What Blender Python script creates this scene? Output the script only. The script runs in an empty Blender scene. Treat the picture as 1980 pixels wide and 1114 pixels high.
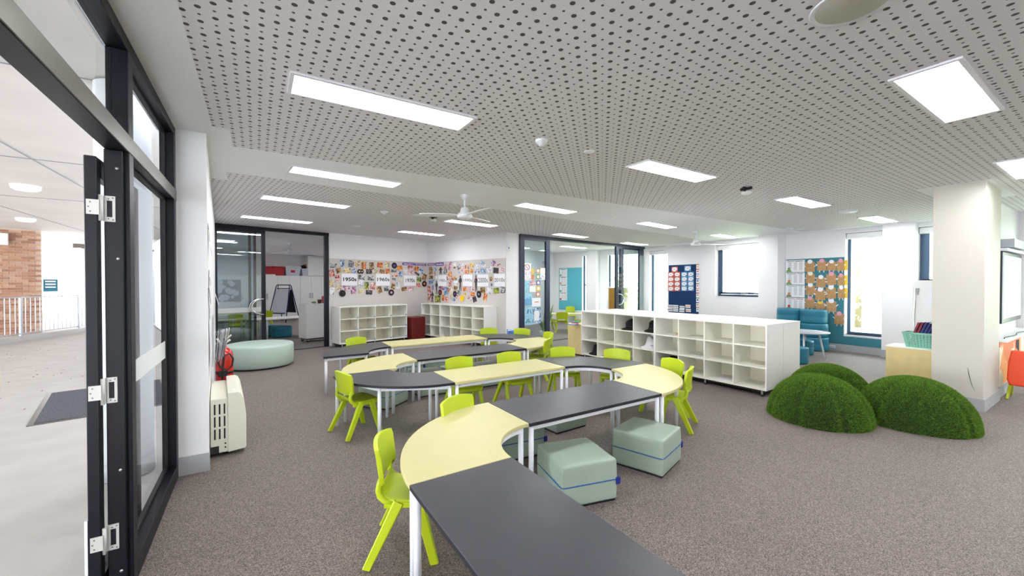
import bpy, bmesh, math, random
from mathutils import Vector, Matrix
C = bpy.context.scene.collection
S = bpy.context.scene
PI = math.pi
R = math.radians
random.seed(7)

# ------------------------------------------------------------------ camera, world, exposure
YAW, PITCH, CZ, F = 0.566, -0.0118, 1.54, 779.0
cam = bpy.data.cameras.new('camera'); co = bpy.data.objects.new('camera', cam); C.objects.link(co)
co.location = (0, 0, CZ); co.rotation_euler = (PI/2 + PITCH, 0, -YAW)
cam.sensor_width = 36; cam.lens = F/1980*36; cam.clip_start = 0.05; cam.clip_end = 300
S.camera = co
S.view_settings.view_transform = 'Standard'; S.view_settings.look = 'None'
S.view_settings.gamma = 1; S.view_settings.use_curve_mapping = False
S.view_settings.exposure = 0.95
S.cycles.max_bounces = 8; S.cycles.diffuse_bounces = 5; S.cycles.glossy_bounces = 3
S.cycles.transparent_max_bounces = 12; S.cycles.transmission_bounces = 6
S.cycles.sample_clamp_indirect = 8
S.cycles.use_denoising = True
S.cycles.caustics_reflective = False; S.cycles.caustics_refractive = False
SKY = 8.5; PANEL = 14.5
w = bpy.data.worlds.new('sky'); S.world = w; w.use_nodes = True
nt = w.node_tree; bg = nt.nodes['Background']
gr = nt.nodes.new('ShaderNodeValToRGB'); tc = nt.nodes.new('ShaderNodeTexCoord'); sp = nt.nodes.new('ShaderNodeSeparateXYZ')
nt.links.new(tc.outputs['Generated'], sp.inputs[0]); nt.links.new(sp.outputs['Z'], gr.inputs[0])
gr.color_ramp.elements[0].position = 0.0; gr.color_ramp.elements[0].color = (.93, .96, 1, 1)
gr.color_ramp.elements[1].position = 1.0; gr.color_ramp.elements[1].color = (.80, .89, 1, 1)
nt.links.new(gr.outputs[0], bg.inputs[0]); bg.inputs[1].default_value = SKY
sun = bpy.data.lights.new('sun', 'SUN'); so = bpy.data.objects.new('sun', sun); C.objects.link(so)
sun.energy = 1.2; sun.angle = R(20); so.rotation_euler = (R(38), 0, R(-70)); sun.color = (1, .98, .94)

# ------------------------------------------------------------------ photo measurements: pixel -> world plane
_cy, _sy, _cp, _sp = math.cos(YAW), math.sin(YAW), math.cos(PITCH), math.sin(PITCH)
_f = Vector((_sy*_cp, _cy*_cp, _sp)); _r = Vector((_cy, -_sy, 0)); _u = _r.cross(_f)
EYE = Vector((0, 0, CZ))
def ray(x, y): return _f + _r*((x-990)/F) - _u*((y-557)/F)
def onz(x, y, z=0.0):
    d = ray(x, y); t = (z-CZ)/d.z; return EYE + d*t
def onplane(x, y, p, n):
    d = ray(x, y); t = (Vector(p)-EYE).dot(Vector(n))/d.dot(Vector(n)); return EYE + d*t

# ------------------------------------------------------------------ materials
M = {}
def lin(c): return tuple((v/255/12.92 if v/255 <= .04045 else ((v/255+.055)/1.055)**2.4) for v in c)
def mat(name, rgb, rough=.5, metal=0., spec=.5, noise=0., nscale=40., bump=0., bscale=200., alpha=None, emit=None, estr=0., coat=0., sheen=0.):
    m = bpy.data.materials.new(name); m.use_nodes = True; t = m.node_tree; b = t.nodes['Principled BSDF']
    c = (*lin(rgb), 1)
    b.inputs['Base Color'].default_value = c; b.inputs['Roughness'].default_value = rough; b.inputs['Metallic'].default_value = metal
    b.inputs['Specular IOR Level'].default_value = spec
    b.inputs['Coat Weight'].default_value = coat; b.inputs['Sheen Weight'].default_value = sheen
    if noise or bump:
        co_ = t.nodes.new('ShaderNodeTexCoord')
    if noise:
        n = t.nodes.new('ShaderNodeTexNoise'); n.inputs['Scale'].default_value = nscale; n.inputs['Detail'].default_value = 3
        mx = t.nodes.new('ShaderNodeMix'); mx.data_type = 'RGBA'
        mr = t.nodes.new('ShaderNodeMapRange'); mr.inputs[1].default_value = .35; mr.inputs[2].default_value = .65
        t.links.new(co_.outputs['Object'], n.inputs['Vector']); t.links.new(n.outputs['Fac'], mr.inputs[0]); t.links.new(mr.outputs[0], mx.inputs['Factor'])
        mx.inputs['A'].default_value = (*[v*(1-noise) for v in c[:3]], 1); mx.inputs['B'].default_value = (*[min(1, v*(1+noise)) for v in c[:3]], 1)
        t.links.new(mx.outputs['Result'], b.inputs['Base Color'])
    if bump:
        n2 = t.nodes.new('ShaderNodeTexNoise'); n2.inputs['Scale'].default_value = bscale
        bp = t.nodes.new('ShaderNodeBump'); bp.inputs['Strength'].default_value = bump; bp.inputs['Distance'].default_value = .004
        t.links.new(co_.outputs['Object'], n2.inputs['Vector']); t.links.new(n2.outputs['Fac'], bp.inputs['Height']); t.links.new(bp.outputs[0], b.inputs['Normal'])
    if alpha is not None: b.inputs['Alpha'].default_value = alpha
    if emit is not None:
        b.inputs['Emission Color'].default_value = (*emit, 1); b.inputs['Emission Strength'].default_value = estr
    M[name] = m; return m
mat('wall_paint', (241, 241, 244), .6, bump=.04, bscale=300)
mat('ceiling_paint', (243, 244, 250), .7)
mat('column_paint', (206, 201, 190), .6); mat('grey_skirting', (178, 180, 184), .45)
mat('white_laminate', (245, 245, 242), .35)
mat('shelf_laminate', (244, 242, 232), .4)
mat('shelf_back', (240, 236, 220), .5)
mat('black_plinth', (22, 22, 26), .6)
mat('dark_alu', (8, 12, 24), .42, 0., spec=.3)
mat('mid_alu', (112, 110, 104), .35, .7)
mat('black_rubber', (14, 14, 16), .6)
mat('steel', (205, 205, 205), .28, .9)
mat('hinge_metal', (206, 206, 202), .45, .2); mat('chrome', (220, 222, 225), .15, 1.)
mat('table_grey', (68, 69, 76), .36, spec=.28, noise=.04, nscale=6)
mat('table_grey_edge', (26, 29, 42), .4)
mat('table_yellow', (206, 199, 143), .34, spec=.5, noise=.015, nscale=8)
mat('table_yellow_edge', (206, 198, 140), .4)
mat('white_metal', (236, 239, 246), .35)
mat('lime_plastic', (184, 202, 24), .42, spec=.45, bump=.05, bscale=500)
mat('orange_plastic', (235, 70, 10), .45)
mat('vinyl_sage', (158, 176, 160), .38, spec=.45, noise=.03, nscale=5, bump=.06, bscale=400)
mat('vinyl_mint', (182, 202, 190), .4, spec=.4, noise=.02, nscale=4)
mat('vinyl_teal', (42, 124, 150), .4, spec=.45, noise=.05, nscale=5)
mat('blue_piping', (34, 92, 168), .5)
mat('blue_tag', (16, 38, 130), .6)
mat('red_vinyl', (104, 18, 18), .5, noise=.1, nscale=12)
mat('pin_fabric', (208, 203, 200), .9, noise=.03, nscale=260)
mat('teal_fabric', (62, 128, 142), .9, noise=.05, nscale=300)
mat('turquoise_fabric', (100, 190, 208), .9, noise=.05, nscale=300)
mat('navy_fabric', (14, 52, 100), .9, noise=.08, nscale=300)
mat('paper', (244, 245, 250), .7)
mat('paper_cream', (238, 232, 214), .7)
mat('ink', (28, 34, 40), .7)
mat('ink_grey', (130, 134, 140), .8)
mat('ink_red', (196, 60, 70), .8)
mat('ink_blue', (60, 120, 180), .8)
mat('ink_teal', (70, 150, 150), .8)
mat('white_ink', (245, 245, 250), .7)
mat('purple', (112, 72, 160), .7)
mat('brown_paper', (186, 146, 100), .8, noise=.12, nscale=18)
mat('yellow_card', (244, 202, 40), .7)
mat('pink_card', (230, 160, 185), .7)
mat('orange_card', (228, 128, 60), .7)
mat('coral_card', (226, 120, 96), .7, noise=.2, nscale=90)
mat('sky_card', (120, 178, 220), .7, noise=.2, nscale=90)
mat('green_card', (120, 160, 80), .7)
mat('red_card', (200, 44, 40), .7)
mat('blue_card', (60, 120, 190), .7)
mat('aqua_wash', (160, 212, 232), .75, noise=.25, nscale=24)
mat('black_vinyl', (16, 16, 18), .3)
mat('cream_plastic', (232, 230, 214), .4)
mat('slot_dark', (40, 40, 38), .8)
mat('ext_red', (206, 28, 14), .25, coat=.5)
mat('birch', (232, 212, 152), .5, noise=.03, nscale=9)
mat('tan_wood', (206, 152, 60), .5)
mat('black_cloth', (14, 14, 20), .85)
mat('grey_white_cloth', (215, 215, 220), .8)
mat('basket_mint', (146, 208, 186), .6)
mat('folder_navy', (24, 38, 110), .5)
mat('folder_red', (130, 22, 48), .5)
mat('tub_red', (176, 26, 34), .4)
mat('tub_clear', (210, 218, 230), .3)
mat('toy_orange', (214, 120, 30), .6)
mat('navy_frame', (22, 34, 78), .4)
mat('board_grey', (178, 184, 192), .4)
mat('board_black', (26, 32, 48), .5)
mat('concrete', (188, 185, 181), .8, noise=.05, nscale=3, bump=.1, bscale=60)
mat('soffit_concrete', (200, 194, 188), .8, noise=.04, nscale=1.5)
mat('mortar', (196, 178, 160), .9)
mat('mat_grey', (92, 94, 104), .9, noise=.35, nscale=70)
mat('rail_grey', (176, 182, 190), .4, .3)
mat('leaf_brown', (92, 62, 48), .9)
mat('yellow_paint', (236, 220, 40), .4)
mat('sign_blue', (34, 104, 134), .5)
mat('render_white', (232, 234, 238), .8)
mat('foliage', (176, 196, 150), .9, noise=.25, nscale=3)
mat('trunk', (120, 104, 88), .9)
mat('lawn', (170, 184, 140), .95, noise=.15, nscale=2)
mat('grass_dark', (26, 50, 8), .9)
mat('blind_white', (240, 241, 244), .7)
mat('window_alu', (70, 92, 120), .35, .4)
mat('speaker_beige', (176, 172, 160), .6)
mat('lamp_panel', (255, 255, 255), .5, emit=(.98, .985, 1), estr=PANEL)
mat('lamp_disc', (255, 255, 255), .5, emit=(1, 1, 1), estr=.9)
mat('screen', (168, 190, 204), .12, emit=(.55, .74, .85), estr=.35)
mat('tv_bezel', (40, 44, 56), .3)
mat('glare_white', (240, 240, 240), .6)
mat('mirror_grey', (118, 122, 126), .5, noise=.5, nscale=9)
for k, c in enumerate([(168, 124, 100), (180, 138, 112), (156, 112, 92), (190, 154, 130), (178, 146, 126)]): mat('brick_%d' % k, c, .9, noise=.12, nscale=20)

def glass(name, tint, refl=.08, rough=0.0):
    m = bpy.data.materials.new(name); m.use_nodes = True; t = m.node_tree; t.nodes.clear()
    o = t.nodes.new('ShaderNodeOutputMaterial'); a = t.nodes.new('ShaderNodeBsdfTransparent'); g = t.nodes.new('ShaderNodeBsdfGlossy')
    g.inputs['Roughness'].default_value = rough; a.inputs[0].default_value = (*tint, 1)
    mx = t.nodes.new('ShaderNodeMixShader'); fr = t.nodes.new('ShaderNodeFresnel'); fr.inputs[0].default_value = 1.5
    ad = t.nodes.new('ShaderNodeMath'); ad.operation = 'MULTIPLY_ADD'; ad.inputs[1].default_value = 1.; ad.inputs[2].default_value = refl-.04; ad.use_clamp = True
    ge = t.nodes.new('ShaderNodeNewGeometry'); inv = t.nodes.new('ShaderNodeMath'); inv.operation = 'SUBTRACT'; inv.inputs[0].default_value = 1.; pr = t.nodes.new('ShaderNodeMath'); pr.operation = 'MULTIPLY'
    ad.inputs[1].default_value = .6; t.links.new(ge.outputs['Backfacing'], inv.inputs[1]); t.links.new(ad.outputs[0], pr.inputs[0]); t.links.new(inv.outputs[0], pr.inputs[1])
    t.links.new(fr.outputs[0], ad.inputs[0]); t.links.new(pr.outputs[0], mx.inputs[0]); t.links.new(a.outputs[0], mx.inputs[1]); t.links.new(g.outputs[0], mx.inputs[2])
    t.links.new(mx.outputs[0], o.inputs[0]); M[name] = m
glass('glass', (.96, .98, .98)); glass('glass_dim', (.80, .86, .88), .16); glass('clear_plastic', (.86, .88, .9), .12, .1)
def film(name, a, rgb):     # frosted strip on glass
    m = mat(name, rgb, .6, alpha=a); return m
film('frosted_band', .45, (236, 238, 236))

def carpet():
    m = mat('carpet', (146, 132, 128), .66, spec=.45, sheen=.12); t = m.node_tree; b = t.nodes['Principled BSDF']
    co_ = t.nodes.new('ShaderNodeTexCoord')
    v = t.nodes.new('ShaderNodeTexVoronoi'); v.inputs['Scale'].default_value = 230
    cr = t.nodes.new('ShaderNodeValToRGB'); cr.color_ramp.interpolation = 'CONSTANT'
    sep = t.nodes.new('ShaderNodeSeparateColor')
    cols = [((62, 52, 51), 0), ((92, 81, 77), .16), ((114, 101, 96), .36), ((130, 117, 111), .64), ((153, 140, 134), .86)]
    while len(cr.color_ramp.elements) < len(cols): cr.color_ramp.elements.new(.5)
    for e, (c, p) in zip(cr.color_ramp.elements, cols): e.position = p
    for e, (c, p) in zip(cr.color_ramp.elements, cols): e.color = (*lin(c), 1)
    n = t.nodes.new('ShaderNodeTexNoise'); n.inputs['Scale'].default_value = 1.1; n.inputs['Detail'].default_value = 2
    mr = t.nodes.new('ShaderNodeMapRange'); mr.inputs[1].default_value = .3; mr.inputs[2].default_value = .7; mr.inputs[3].default_value = .94; mr.inputs[4].default_value = 1.05
    mul = t.nodes.new('ShaderNodeVectorMath'); mul.operation = 'SCALE'
    t.links.new(co_.outputs['Object'], v.inputs['Vector']); t.links.new(v.outputs['Color'], sep.inputs[0]); t.links.new(sep.outputs[0], cr.inputs[0])
    t.links.new(co_.outputs['Object'], n.inputs['Vector']); t.links.new(n.outputs['Fac'], mr.inputs[0])
    t.links.new(cr.outputs[0], mul.inputs[0]); t.links.new(mr.outputs[0], mul.inputs['Scale']); t.links.new(mul.outputs[0], b.inputs['Base Color'])
    bp = t.nodes.new('ShaderNodeBump'); bp.inputs['Strength'].default_value = .5; bp.inputs['Distance'].default_value = .004
    t.links.new(v.outputs['Distance'], bp.inputs['Height']); t.links.new(bp.outputs[0], b.inputs['Normal'])
carpet()
def perforated(name, p=.060, rb=.0128, rs=.0068, rot=0.):
    m = mat(name, (222, 220, 219), .75); t = m.node_tree; b = t.nodes['Principled BSDF']; L = t.links.new
    def mth(op, a, b_=None, c_=None):
        n = t.nodes.new('ShaderNodeMath'); n.operation = op
        for i, x in enumerate((a, b_, c_)):
            if x is None: continue
            if isinstance(x, (int, float)): n.inputs[i].default_value = x
            else: L(x, n.inputs[i])
        return n.outputs[0]
    co_ = t.nodes.new('ShaderNodeTexCoord'); mp = t.nodes.new('ShaderNodeMapping'); mp.inputs['Rotation'].default_value = (0, 0, rot)
    L(co_.outputs['Object'], mp.inputs[0]); s = t.nodes.new('ShaderNodeSeparateXYZ'); L(mp.outputs[0], s.inputs[0])
    u = mth('DIVIDE', s.outputs[0], p); v = mth('DIVIDE', s.outputs[1], p)
    iu = mth('FLOOR', u); iv = mth('FLOOR', v)
    fu = mth('SUBTRACT', mth('SUBTRACT', u, iu), .5); fv = mth('SUBTRACT', mth('SUBTRACT', v, iv), .5)
    d = mth('SQRT', mth('ADD', mth('MULTIPLY', fu, fu), mth('MULTIPLY', fv, fv)))
    par = mth('FLOORED_MODULO', mth('ADD', iu, iv), 2.0)
    r = mth('MULTIPLY_ADD', mth('GREATER_THAN', par, .5), (rb-rs)/p, rs/p)
    hole = mth('LESS_THAN', d, r)
    mx = t.nodes.new('ShaderNodeMix'); mx.data_type = 'RGBA'; L(hole, mx.inputs['Factor'])
    mx.inputs['A'].default_value = (*lin((228, 225, 230)), 1); mx.inputs['B'].default_value = (*lin((84, 76, 76)), 1)
    L(mx.outputs['Result'], b.inputs['Base Color'])
perforated('perforated_board'); perforated('perforated_board_turned', rot=R(-9))
def picture(name, cols, scale=52.):
    m = mat(name, cols[0], .6); t = m.node_tree; b = t.nodes['Principled BSDF']; L = t.links.new
    co_ = t.nodes.new('ShaderNodeTexCoord'); oi = t.nodes.new('ShaderNodeObjectInfo'); add = t.nodes.new('ShaderNodeVectorMath'); add.operation = 'ADD'
    sc = t.nodes.new('ShaderNodeVectorMath'); sc.operation = 'SCALE'; sc.inputs['Scale'].default_value = 37.
    cmb = t.nodes.new('ShaderNodeCombineXYZ'); L(oi.outputs['Random'], cmb.inputs[0]); L(oi.outputs['Random'], cmb.inputs[2]); L(cmb.outputs[0], sc.inputs[0])
    L(co_.outputs['Object'], add.inputs[0]); L(sc.outputs[0], add.inputs[1])
    v = t.nodes.new('ShaderNodeTexVoronoi'); v.distance = 'CHEBYCHEV'; v.inputs['Scale'].default_value = scale; L(add.outputs[0], v.inputs['Vector'])
    s = t.nodes.new('ShaderNodeSeparateColor'); L(v.outputs['Color'], s.inputs[0])
    cr = t.nodes.new('ShaderNodeValToRGB'); cr.color_ramp.interpolation = 'CONSTANT'; L(s.outputs[0], cr.inputs[0])
    while len(cr.color_ramp.elements) < len(cols): cr.color_ramp.elements.new(.5)
    for i, c in enumerate(cols): cr.color_ramp.elements[i].position = i/len(cols)
    for i, c in enumerate(cols): cr.color_ramp.elements[i].color = (*lin(c), 1)
    v2 = t.nodes.new('ShaderNodeTexVoronoi'); v2.inputs['Scale'].default_value = scale*.28; L(add.outputs[0], v2.inputs['Vector']); s2 = t.nodes.new('ShaderNodeSeparateColor'); L(v2.outputs['Color'], s2.inputs[0])
    cr2 = t.nodes.new('ShaderNodeValToRGB'); cr2.color_ramp.interpolation = 'CONSTANT'; L(s2.outputs[1], cr2.inputs[0])
    while len(cr2.color_ramp.elements) < len(cols): cr2.color_ramp.elements.new(.5)
    for i, c in enumerate(cols): cr2.color_ramp.elements[i].position = i/len(cols)
    for i, c in enumerate(cols): cr2.color_ramp.elements[i].color = (*lin(c), 1)
    nz = t.nodes.new('ShaderNodeTexNoise'); nz.inputs['Scale'].default_value = scale*.5; L(add.outputs[0], nz.inputs['Vector']); gt = t.nodes.new('ShaderNodeMapRange'); gt.inputs[1].default_value = .47; gt.inputs[2].default_value = .53; L(nz.outputs['Fac'], gt.inputs[0])
    mx = t.nodes.new('ShaderNodeMix'); mx.data_type = 'RGBA'; L(gt.outputs[0], mx.inputs['Factor']); L(cr2.outputs[0], mx.inputs['A']); L(cr.outputs[0], mx.inputs['B']); L(mx.outputs['Result'], b.inputs['Base Color'])
PAL = {'orange': [(226, 120, 50), (190, 70, 40), (240, 200, 150), (130, 70, 40), (236, 160, 60)],
       'red': [(190, 50, 50), (232, 200, 190), (110, 40, 40), (214, 110, 90), (240, 235, 230)],
       'blue': [(70, 130, 190), (180, 210, 236), (40, 60, 110), (232, 236, 240), (120, 170, 200)],
       'grey': [(120, 124, 130), (60, 62, 70), (190, 192, 196), (226, 226, 228), (90, 90, 96)],
       'brown': [(150, 104, 64), (90, 60, 44), (222, 190, 140), (60, 44, 40), (190, 150, 90)],
       'cream': [(236, 226, 196), (200, 170, 120), (244, 240, 230), (160, 140, 120), (220, 200, 160)],
       'white': [(240, 240, 244), (244, 244, 246), (236, 236, 240), (130, 130, 150), (244, 244, 246), (200, 190, 210)],
       'yellow': [(236, 200, 50), (240, 240, 230), (210, 150, 40), (90, 130, 160), (244, 220, 110)],
       'green': [(90, 150, 70), (40, 70, 50), (220, 200, 60), (30, 40, 40), (150, 170, 90)],
       'pink': [(232, 190, 196), (244, 236, 236), (200, 120, 140), (236, 214, 214), (120, 90, 130)],
       'purple': [(130, 90, 160), (200, 180, 220), (70, 50, 110), (230, 220, 236), (180, 60, 90)],
       'dark': [(34, 34, 50), (60, 56, 80), (24, 24, 34), (150, 120, 110), (44, 44, 60)]}
for k, v in PAL.items(): picture('picture_'+k, v)
picture('mural', [(236, 226, 206), (238, 150, 70), (226, 110, 40), (240, 214, 190), (232, 90, 40)], 3.)

# ------------------------------------------------------------------ mesh helpers
def add_box(bm, x0, x1, y0, y1, z0, z1, mi=0, m=None):
    vs = [bm.verts.new(m @ Vector(p) if m else p) for p in ((x0,y0,z0),(x1,y0,z0),(x1,y1,z0),(x0,y1,z0),(x0,y0,z1),(x1,y0,z1),(x1,y1,z1),(x0,y1,z1))]
    for f in ((3,2,1,0),(4,5,6,7),(0,1,5,4),(1,2,6,5),(2,3,7,6),(3,0,4,7)):
        fc = bm.faces.new([vs[i] for i in f]); fc.material_index = mi
    return vs
def add_bar(bm, p0, p1, w0, h0, w1=None, h1=None, up=(0,0,1), ch=.28, mi=0, smooth=False):
    p0 = Vector(p0); p1 = Vector(p1); d = (p1-p0).normalized(); w1 = w0 if w1 is None else w1; h1 = h0 if h1 is None else h1
    s = d.cross(Vector(up))
    if s.length < 1e-4: s = d.cross(Vector((0, 1, 0)))
    s.normalize(); u = s.cross(d)
    rings = []
    for p, a, b in ((p0, w0/2, h0/2), (p1, w1/2, h1/2)):
        c = min(a, b)*ch*2*.5
        pr = [(a,-b+c),(a,b-c),(a-c,b),(-a+c,b),(-a,b-c),(-a,-b+c),(-a+c,-b),(a-c,-b)]
        rings.append([bm.verts.new(p+s*x+u*y) for x, y in pr])
    for i in range(8):
        f = bm.faces.new([rings[0][i], rings[0][(i+1) % 8], rings[1][(i+1) % 8], rings[1][i]]); f.material_index = mi; f.smooth = smooth
    bm.faces.new(rings[0][::-1]).material_index = mi; bm.faces.new(rings[1]).material_index = mi
def add_tube(bm, pts, r, n=8, mi=0, closed=False, smooth=True):
    pts = [Vector(p) for p in pts]; rings = []; N = len(pts); prev = None
    for i, p in enumerate(pts):
        a = pts[(i-1) % N] if (closed or i) else p; b = pts[(i+1) % N] if (closed or i < N-1) else p
        d = (b-a).normalized()
        s = (prev - d*prev.dot(d)) if prev is not None else d.cross(Vector((0,0,1)) if abs(d.z) < .9 else Vector((1,0,0)))
        s.normalize(); prev = s; u = s.cross(d); rr = r[i] if isinstance(r, (list, tuple)) else r
        rings.append([bm.verts.new(p+(s*math.cos(2*PI*k/n)+u*math.sin(2*PI*k/n))*rr) for k in range(n)])
    for i in range(N if closed else N-1):
        A, B = rings[i], rings[(i+1) % N]
        for k in range(n):
            f = bm.faces.new([A[k], B[k], B[(k+1) % n], A[(k+1) % n]]); f.material_index = mi; f.smooth = smooth
    if not closed:
        bm.faces.new(rings[0]).material_index = mi; bm.faces.new(rings[-1][::-1]).material_index = mi
def add_lathe(bm, prof, n=24, c=(0,0,0), mi=0, sx=1., sy=1., smooth=True):
    rings = []
    for r, z in prof:
        rings.append([bm.verts.new((c[0]+r*sx*math.cos(2*PI*k/n), c[1]+r*sy*math.sin(2*PI*k/n), c[2]+z)) for k in range(n)])
    for A, B in zip(rings, rings[1:]):
        for k in range(n):
            f = bm.faces.new([A[k], A[(k+1) % n], B[(k+1) % n], B[k]]); f.material_index = mi; f.smooth = smooth
    if prof[0][0] > 1e-4: bm.faces.new(rings[0][::-1]).material_index = mi
    if prof[-1][0] > 1e-4: bm.faces.new(rings[-1]).material_index = mi
def add_prism(bm, poly, z0, z1, mi=0, mi_side=None):
    a = [bm.verts.new((x, y, z0)) for x, y in poly]; b = [bm.verts.new((x, y, z1)) for x, y in poly]
    bm.faces.new(a[::-1]).material_index = mi; bm.faces.new(b).material_index = mi
    n = len(poly)
    for i in range(n): bm.faces.new([a[i], a[(i+1) % n], b[(i+1) % n], b[i]]).material_index = mi if mi_side is None else mi_side
def nb(): return bmesh.new()
def obj(name, bm, mats, parent=None, loc=None, rot=None, kind=None, label=None, smooth=False, fix=True):
    if fix: bmesh.ops.recalc_face_normals(bm, faces=bm.faces)
    me = bpy.data.meshes.new(name); bm.to_mesh(me); bm.free()
    for m in (mats if isinstance(mats, (list, tuple)) else [mats]): me.materials.append(M[m])
    if smooth:
        for p in me.polygons: p.use_smooth = True
    o = bpy.data.objects.new(name, me); C.objects.link(o)
    if parent: o.parent = parent
    if loc is not None: o.location = loc
    if rot is not None: o.rotation_euler = rot
    if kind: o['kind'] = kind
    if label: o['label'] = label
    return o
def bevel(o, w=.004, seg=2):
    b = o.modifiers.new('bevel', 'BEVEL'); b.width = w; b.segments = seg; b.limit_method = 'ANGLE'; b.angle_limit = R(35); return o
def tag(o, label, cat, group=None):
    o['label'] = label; o['category'] = cat
    if group: o['group'] = group
    return o
def thing(name, label, cat, loc=(0,0,0), rz=0., group=None):
    o = bpy.data.objects.new(name, None); C.objects.link(o); o.empty_display_size = .1
    o.location = loc; o.rotation_euler = (0, 0, rz); return tag(o, label, cat, group)
def dup(root, loc, rz, label, group=None):
    r = root.copy(); C.objects.link(r); r.location = loc; r.rotation_euler = (0, 0, rz); r['label'] = label
    if group: r['group'] = group
    for ch in list(root.children):
        c = ch.copy(); C.objects.link(c); c.parent = r
        for g in list(ch.children):
            d = g.copy(); C.objects.link(d); d.parent = c
    return r
def struct(name, bm, mats, parent=None, **k): return obj(name, bm, mats, parent, kind=None if parent else 'structure', **k)
def box_obj(name, b, m, parent=None, kind=None, bev=0, label=None):
    bm = nb(); add_box(bm, *b); o = obj(name, bm, m, parent, kind=kind, label=label)
    if bev: bevel(o, bev)
    return o
_fonts = {}
def text_into(bm, s, size, m, mi=0, wide=None, align='CENTER', bold=0.):
    cu = bpy.data.curves.new('t', 'FONT'); cu.body = s; cu.size = size; cu.align_x = align; cu.align_y = 'CENTER'; cu.offset = bold; cu.resolution_u = 3
    o = bpy.data.objects.new('t', cu); C.objects.link(o); dg = bpy.context.evaluated_depsgraph_get(); me = bpy.data.meshes.new_from_object(o.evaluated_get(dg))
    xs = [v.co.x for v in me.vertices] or [0, 1]; k = (wide/(max(xs)-min(xs))) if wide and xs else 1.
    t = nb(); t.from_mesh(me); vm = {}
    for v in t.verts: vm[v.index] = bm.verts.new(m @ Vector((v.co.x*k, v.co.y, 0)))
    for f in t.faces:
        try: bm.faces.new([vm[v.index] for v in f.verts]).material_index = mi
        except ValueError: pass
    t.free(); bpy.data.objects.remove(o); bpy.data.curves.remove(cu); bpy.data.meshes.remove(me)

CEIL = 2.76
# ------------------------------------------------------------------ shell points
P0 = Vector((1.505, 10.706)); P1 = Vector((4.274, 11.377)); P2 = Vector((5.084, 8.266)); P3 = Vector((5.515, 8.353)); P4 = Vector((11.2, 9.12))
d50 = (P1-P0).normalized(); PA = P0 - d50*2.27
WL0 = Vector((-.335, 4.12))
n50 = Vector((d50.y, -d50.x)); d80 = (P2-P1).normalized(); n80 = Vector((d80.y, -d80.x))
dB = (P4-P3).normalized(); nB = Vector((dB.y, -dB.x))
def M2(p, d):   # local x along d, y = into the wall (away from the room), z up
    m = Matrix.Identity(4); y = Vector((-d.y, d.x)); m[0][0], m[1][0] = d.x, d.y; m[0][1], m[1][1] = y.x, y.y; m[0][3], m[1][3] = p.x, p.y; return m
M50, M80, MB = M2(P0, d50), M2(P1, d80), M2(P3, dB)
def along(px, py, p, d):   # pixel on a vertical wall -> (distance along the wall, height)
    n = Vector((d.y, -d.x, 0)); q = onplane(px, py, (p.x, p.y, 0), n); return (Vector((q.x, q.y))-p).dot(d), q.z

# floors
bm = nb(); _p = [P0+d50*-2.5+Vector((-d50.y, d50.x))*y_ for y_ in (.0, 9.6)]; _q = P0+d50*3.9+Vector((-d50.y, d50.x))*9.6; SHELL = [(-.60,-3),(13,-3),(13,16),(_q.x,_q.y),(_p[1].x,_p[1].y),(_p[0].x,_p[0].y),(-.56,4.4)]; add_prism(bm, SHELL, -.1, 0); struct('floor', bm, 'carpet')
bm = nb(); add_box(bm, -14, -.55, -4, 30, -.12, -.015); struct('floor_courtyard', bm, 'concrete')
# ceiling: plain slab, perforated fields set 2 mm proud
bm = nb(); add_prism(bm, [(-.65,-3)]+SHELL[1:6]+[(-.65, 4.4)], CEIL, CEIL+.2); cl = struct('ceiling', bm, 'ceiling_paint')
bm = nb(); add_prism(bm, [(-.28,-3),(10.9,-3),(10.9,4.36),(-.17,4.36),(-.17,3.9),(-.28,3.9)], CEIL-.002, CEIL+.01); obj('perforated_board', bm, 'perforated_board', cl)
bm = nb(); add_prism(bm, [(-.27,5.85),(-.27,5.42),(3.9,5.80),(10.9,6.75),(10.9,9.0),(5.55,8.28),(5.05,8.19),(4.22,11.2),(1.5,10.6),(-.70,10.1),(-.43,5.85)], CEIL-.002, CEIL+.01); obj('perforated_board', bm, 'perforated_board_turned', cl)
# a plain patch of ceiling round the column top
bm = nb(); add_prism(bm, [(7.26,.98),(8.9,.98),(8.9,1.62),(7.26,1.62)], CEIL-.004, CEIL); obj('plain_patch', bm, 'ceiling_paint', cl)

# left pillar and the wall that runs on from it
bm = nb(); add_prism(bm, [(-.53,4.12),(-.335,4.12),(PA.x,PA.y),(PA.x-.22,PA.y)], 0, CEIL); struct('wall_left', bm, 'wall_paint')
bm = nb(); add_box(bm, -.535, -.33, 4.112, 4.14, 0, .15); struct('baseboard_left', bm, 'grey_skirting')
# 1950s wall, 80s wall, short return
def wallseg(name, a, b, t=.18, z0=0, z1=CEIL, m='wall_paint'):
    d = (b-a).normalized(); q = nb(); add_box(q, 0, (b-a).length, 0, t, z0, z1, m=M2(a, d)); return struct(name, q, m)
wallseg('wall_back', P0, P1+d50*.15)
wallseg('wall_decades', P1, P2-d80*0, .35)
bm = nb(); add_box(bm, 0, (P3-P2).length, .001, .3, 0, CEIL, m=M2(P2, (P3-P2).normalized())); struct('wall_return', bm, 'wall_paint')
bm = nb(); add_box(bm, 0.02, .44, -.012, .0, 0, .15, m=M2(P2, (P3-P2).normalized())); struct('baseboard_return', bm, 'grey_skirting')
bm = nb(); add_box(bm, .06, 2.8, -.012, 0, 0, .15, m=M50); struct('baseboard_back', bm, 'grey_skirting')
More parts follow.
